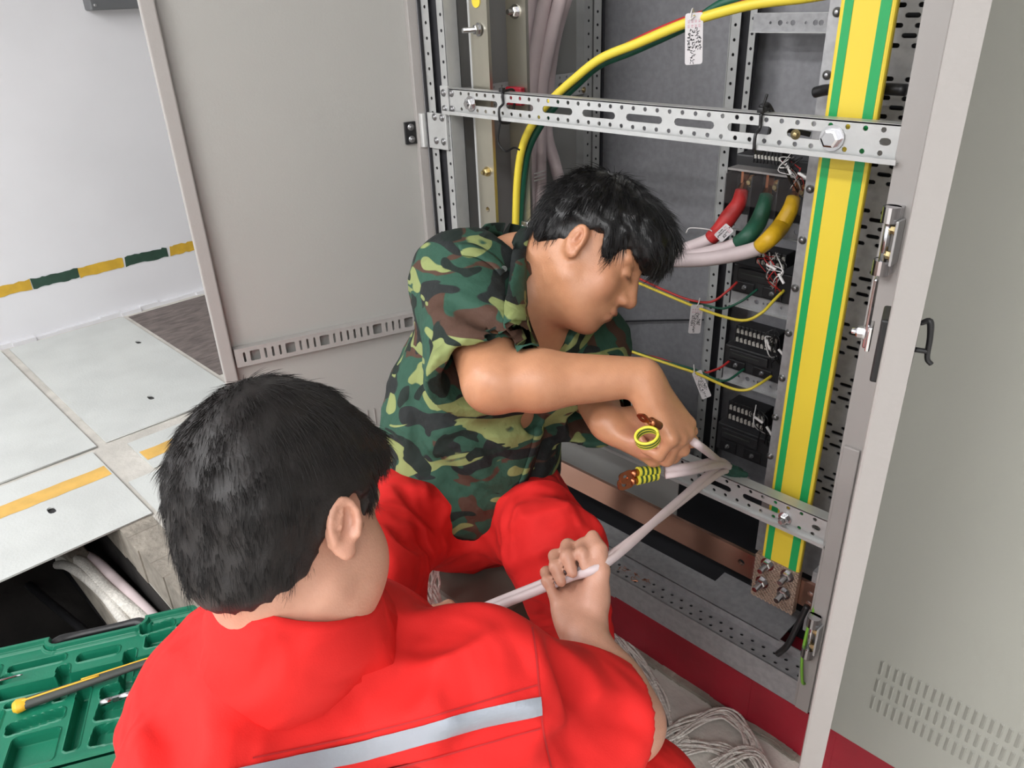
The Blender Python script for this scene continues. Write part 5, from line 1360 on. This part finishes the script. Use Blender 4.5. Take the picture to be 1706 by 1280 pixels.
def hairB(v):
    v.op(HB.ell((0, -.011, .049), (.085, .106, .095)), .01); v.op(HB.ell((0, .07, .075), (.06, .04, .035)), .03); v.op(HB.ell((0, -.07, .0), (.060, .036, .075)), .03); v.op(cone(HB(0, -.028, -.03), nkB, .060, .063), .02)
    def low(P):
        L = HB.local(P); y = L[:, 1]
        h = np.interp(y, [-.13, -.09, -.06, -.036, -.024, -.012, .012, .026, .038, .05, .07, .1], [-.092, -.090, -.074, -.052, -.03, .028, .034, .030, .0, .03, .05, .055])
        return h - L[:, 2] + .0035 * np.sin(L[:, 0] * 330 + y * 280)
    v.displace(lambda P: .0012 * waves(3, 5, 300, P) + .0022 * waves(6, 4, 70, P)); v.clip(low)
    def taper(P):
        L = HB.local(P); t = np.clip((.02 - L[:, 2]) / .09, 0, 1); return -t * .006
    v.displace(taper, .02)
hB = hair_part('hair', HB, pB, M['hairf'], hairB, (22000, 4, .00038, .019, .30, (-.02, -.06, .14), .11), 9, .1)
# shirt
upR2 = nrm(elR2 - shR2); upL2 = nrm(elL2 - shL2); cR2 = shR2 + upR2 * .185; cL2 = shL2 + upL2 * .2
lo = np.minimum.reduce([pvB - .22, shL2 - .15, elL2 - .1]); hi = np.maximum.reduce([nkB + .12, elR2 + .14, pvB + .22, shR2 + .15])
vR = Vol(lo, hi, .0042)
torsoB(vR, .012)
vR.op(cone(shR2 - upR2 * .01, cR2 + upR2 * .05 + CV(0, 1, -.3) * .02, .076, .084), .05); vR.op(cone(shL2 - upL2 * .01, cL2 + upL2 * .05, .076, .074), .05)
vR.op(cone(nkB - upB * .06, nkB + upB * .0, .084, .074), .03)
vR.displace(folds(31, .008, 22, upB * .8), .04); vR.displace(folds(32, .002, 60), .03)
vR.op(cone(shR2 + upR2 * .10, cR2 + upR2 * .1 + CV(0, 1, -.3) * .02, .048, .078), .006, 's'); vR.op(cone(shL2 + upL2 * .12, cL2 + upL2 * .1, .05, .066), .006, 's')
vR.op(cone(nkB - upB * .03, nkB + upB * .12, .060, .066), .006, 's')
def cutsB(P):
    d1 = np.where(np.linalg.norm(np.cross(P - shR2, upR2), axis=1) < .11, (P - cR2) @ upR2, -1.); d2 = np.where(np.linalg.norm(np.cross(P - shL2, upL2), axis=1) < .095, (P - cL2) @ upL2, -1.)
    col = np.where(np.linalg.norm(np.cross(P - nkB, upB), axis=1) < .1, (P - nkB) @ upB - .012 - 3.0 * np.maximum(np.linalg.norm(np.cross(P - nkB, upB), axis=1) - .074, 0), -1.)
    return np.maximum(np.maximum(d1, d2), np.maximum(col, -((P - pvB) @ upB) - .06))
vR.clip(cutsB)
crease(vR, [[(400, 1110), (480, 1150), (580, 1130), (680, 1070)], [(470, 1175), (580, 1170), (700, 1120)], [(885, 1095), (820, 1110), (750, 1140)], [(890, 1135), (830, 1150), (770, 1175)], [(895, 1225), (820, 1240), (750, 1262)], [(930, 1090), (960, 1130), (975, 1190)], [(960, 1240), (1010, 1210), (1060, 1205)], [(920, 1250), (980, 1260), (1040, 1250)], [(250, 1150), (280, 1200), (290, 1270)], [(660, 1060), (720, 1050), (790, 1030)]], .012, .0085, .028)
pos, Q = vR.mesh(1); shirtB = mk('red_work_shirt', pos, Q, M['redcloth'], pB)
bs = bvh_of(shirtB)
cb = MB(); n = 36; ring = []
for i in range(n):
    a = 2 * math.pi * i / n; o_ = nrm(latB3 * math.sin(a) + frB * math.cos(a)); bk_ = .5 - .5 * (o_ @ nrm(frB + latB3 * .8))      # highest behind the neck
    R_ = .080 + .003 * math.cos(2 * a)
    c_ = nkB + frB * .004 + o_ * R_; h_ = .014 + .078 * bk_ ** 1.2
    lc, nr_, _i, _d = bs.find_nearest(Vector(c_ + o_ * .020 - upB * .012)); lc = np.array(lc)
    ring.append([c_ - upB * .03 - o_ * .004, c_ + upB * h_ - o_ * (.006 + .006 * bk_), c_ + upB * (h_ + .003) - o_ * (.003 + .006 * bk_), c_ + upB * (h_ - .003) + o_ * (.003 - .005 * bk_), c_ + upB * (h_ * .35 - .006) + o_ * .008, lc + upB * .003, lc - upB * .012 - o_ * .006])
k = 7; cb.addv([q for r2 in ring for q in r2], [(i * k + j, i * k + (j + 1) % k, ((i + 1) % n) * k + (j + 1) % k, ((i + 1) % n) * k + j) for i in range(n) for j in range(k)])
cb.build('collar', M['redcloth'], pB, True)
M['reflect'] = mat('grey_reflective_tape', (156, 162, 172), .35, .3, bump=.05, bscale=300)
vs, fs = ribbon_on(bs, [(380, 1284), (520, 1252), (680, 1214), (790, 1185), (900, 1162)], [(380, 1320), (520, 1286), (680, 1246), (790, 1214), (902, 1190)], .0022, 60)
if fs: link('reflective_stripe', raw('stripe', vs, fs), M['reflect'], pB, True)
M['seam'] = mat('red_seam', (170, 26, 28), .8)
for top in ([(420, 1262), (560, 1232), (720, 1192), (897, 1140)], [(600, 1290), (720, 1262), (900, 1212)], [(884, 1046), (892, 1100), (898, 1170), (905, 1230), (918, 1290)]):
    dn_ = 0 if top[0][0] == top[-1][0] else 3
    vs, fs = ribbon_on(bs, top, [(a + (3 if top[0][0] > 800 else 0), b + (0 if top[0][0] > 800 else 3)) for a, b in top], .0012, 50)
    if fs: link('seam', raw('seam', vs, fs), M['seam'], pB, True)
# trousers and shoes (squatting)
hpR = pvB + latB3 * .09 - upB * .04; hpL = pvB - latB3 * .09 - upB * .04
kR = PD(1065, 1345, .95); kL = pvB + frB * .30 + latB3 * .0 + np.array([0, 0, -.02])
aR = np.array([kR[0] - .16, kR[1] - .10, .1]); aL = np.array([kL[0] - .06, kL[1] - .14, .1])
lo = np.minimum.reduce([pvB - .22, aR - .12, aL - .12, kL - .14]); lo[2] = .02; hi = np.maximum.reduce([pvB + .22, kR + .13, kL + .13])
vT = Vol(lo, hi, .006); vT.op(ell(pvB - upB * .04, TB, (.165, .135, .13)), .02)
for hp, kn, an in ((hpR, kR, aR), (hpL, kL, aL)):
    vT.op(cone(hp, kn, .095, .076), .05); vT.op(cone(kn, an, .076, .062), .03)
vT.displace(folds(41, .007, 24), .05)
pos, Q = vT.mesh(1); mk('red_trousers', pos, Q, M['redcloth'], pB)
for an, kn in ((aR, kR), (aL, kL)):
    d_ = nrm(frB * np.array([1, 1, 0])); vv = Vol(np.array([an[0] - .25, an[1] - .25, -.02]), np.array([an[0] + .25, an[1] + .25, .2]), .008)
    vv.op(cone([an[0], an[1], .05], np.array([an[0], an[1], .04]) + d_ * .15, .045, .038), .02); vv.op(cone(an, [an[0], an[1], .05], .048, .046), .02); vv.clip(lambda P: .001 - P[:, 2])
    p_, q_ = vv.mesh(0); mk('shoe', p_, q_, M['shoe'], pB)
# ================================================================== the cables in their hands
def held(P, r, lab, group=None, m='cwhite', sub=8):
    return tag(MB().tube(P, r, n=12, sub=sub).build('cable', M[m], None, True), lab, 'cable', group)
# axis of the gripping fist: across the palm, inside the curled fingers
grip0 = HR2(-.055, .07, -.030); grip1 = HR2(.06, .074, -.030)
for i, s_ in enumerate((-.5, .5)):
    o_ = HR2.R[1] * s_ * .0125 + HR2.R[2] * s_ * .004
    kn = RY(1200 + 4 * i, 776 + 10 * i, -.012)
    gd = nrm(grip1 - grip0)
    P = [grip0 + o_ - gd * .26 + np.array([0, 0, -.03]), grip0 + o_ - gd * .16 + np.array([0, 0, -.008]), grip0 + o_ - gd * .08, grip0 + o_, (grip0 + grip1) / 2 + o_, grip1 + o_ * .9, (grip1 + o_ * .9) * .5 + kn * .5 + np.array([0, 0, .002]), kn, RY(1222, 790 + 6 * i, .05), RY(1240, 805, .12)]
    held(P, .0062, 'pale cable of the pair pulled taut over the lower crossbar by the gripping hand', 'pair of pale cables held in the fist', sub=8)
# the cable worked on: from the crossbar up into the two hands
ring_c = PD(1078, 728, 1.045)
rf = (tipsAR[1][2] + tipsAR[2][3]) / 2
held([RY(1245, 800, .1), RY(1212, 778, .01), RY(1195, 766, -.03), PD(1168, 745, 1.16), PD(1145, 730, 1.15), PD(1115, 715, 1.12), PD(1092, 705, 1.09)], .0066, 'pale cable rising from the crossbar into the two working hands')
lg = thing('cable_lug', 'small copper lug pinched between the two working hands', 'cable lug', PD(1078, 700, 1.04))
MB().tube([PD(1098, 710, 1.06), PD(1084, 702, 1.045)], [.0065, .006], n=12, sub=3).build('barrel', M['copper'], lg, True)
plate('tongue', rrect(-.007, .007, -.006, .010, .004), [circ(0, .003, .003, 10)], .003, PD(1074, 697, 1.04), MC[0] * .6 + MC[1] * .8, MC[2] * .6 - MC[0] * .5, M['copper'], lg)
# yellow-green striped sleeve ring held below
rg = thing('striped_sleeve', 'small yellow and green striped sleeve ring held in the fingers', 'sleeve', ring_c)
a_ = nrm(MC[0] * .9 + MC[1] * -.25 - MC[2] * .15); c_ = nrm(MC[1] * .8 + MC[2] * -.5); c_ = nrm(c_ - a_ * (c_ @ a_)); ax_ = np.cross(a_, c_); ax_ = ax_ if ax_ @ MC[1] > 0 else -ax_
for k, m_ in enumerate(('tapey', 'tapeg', 'tapey', 'tapeg', 'tapey')):
    pts = [ring_c + ax_ * (.0035 * k - .004) + a_ * .0155 * math.cos(t) + c_ * .0125 * math.sin(t) for t in np.linspace(0, 2 * math.pi, 25)]
    MB().tube(pts, .0022, n=6, sub=1).build('stripe', M[m_], rg, True)
# two finished cable ends with striped tape and lugs
for i, (uv, lab) in enumerate(((((1200, 768), (1150, 777), (1108, 782), (1096, 784), (1062, 787), (1052, 791), (1040, 797)), 'pale cable end with striped tape and copper lug, lying uppermost beside its twin'),
                               (((1206, 775), (1150, 785), (1108, 792), (1094, 792), (1060, 800), (1050, 803), (1036, 808)), 'pale cable end with striped tape and copper lug, lying under its twin'))):
    ds = [None, 1.215, 1.20, 1.195, 1.18, 1.175, 1.17]
    P = [RY(uv[0][0], uv[0][1], -.014)] + [PD(u, v, d) for (u, v), d in zip(uv[1:], ds[1:])]
    t = thing('lugged_cable', lab, 'cable', P[2])
    MB().tube([RY(1228, 790, .06)] + P[:3], .0064, n=12).build('cable', M['cwhite'], t, True)
    A, B = P[3], P[4]; n = 9
    for k in range(n):
        a0 = A + (B - A) * k / n; a1 = A + (B - A) * (k + 1) / n
        MB().cyl(a0, a1, .0082, .0082, n=12).build('tape_band', M['tapey' if k % 2 == 0 else 'tapeg'], t)
    MB().cyl(P[4], P[5], .0062, n=12).build('lug_barrel', M['copper'], t, True)
    d_ = nrm(P[6] - P[5]); s2 = nrm(np.cross(d_, MC[2])); 
    plate('lug_tongue', rrect(-.0085, .0085, -.004, .022, .006), [circ(0, .012, .0042, 12)], .003, P[5], s2, d_, M['copper'], t)
# dark green bag caught behind the crossbar
bmx = bmesh.new(); bmesh.ops.create_icosphere(bmx, subdivisions=4, radius=1); g0 = RY(1218, 784, .02)
for v in bmx.verts:
    p = np.array(v.co); nse = sum(abs(math.sin(3.1 * (p @ d_) + f_)) for d_, f_ in zip(dirs[:12], ph)) / 12
    v.co = Vector(g0 + (np.array([1, .25, -.1]) * p[0] * .035 + np.array([0, 1, 0]) * p[1] * .02 + np.array([0, 0, 1]) * p[2] * .014) * (.6 + .8 * (nse - .4)))
me = bpy.data.meshes.new('green_cloth'); bmx.to_mesh(me); bmx.free()
tag(link('green_cloth', me, mat('dark_green_cloth', (22, 62, 50), .8, bump=.3), None, True), 'scrap of dark green cloth on the lower crossbar behind the cables', 'cloth')
# straps hanging between his knees
for i, pts in enumerate((((668, 953, 1.42), (690, 985, 1.42), (712, 1015, 1.41), (740, 1052, 1.40)), ((724, 944, 1.44), (720, 975, 1.43), (727, 1010, 1.42), (748, 1052, 1.41)), ((690, 1002, 1.41), (688, 1018, 1.40), (676, 1035, 1.38)))):
    strap([PD(*q) for q in pts], ('frayed white strap hanging slantwise between the red trouser legs', 'white strap hanging straight in front of the grey stool', 'thin white strap end against the red trouser leg')[i], (.014, .012, .005)[i], (5, 4, 2)[i], 20 + i)
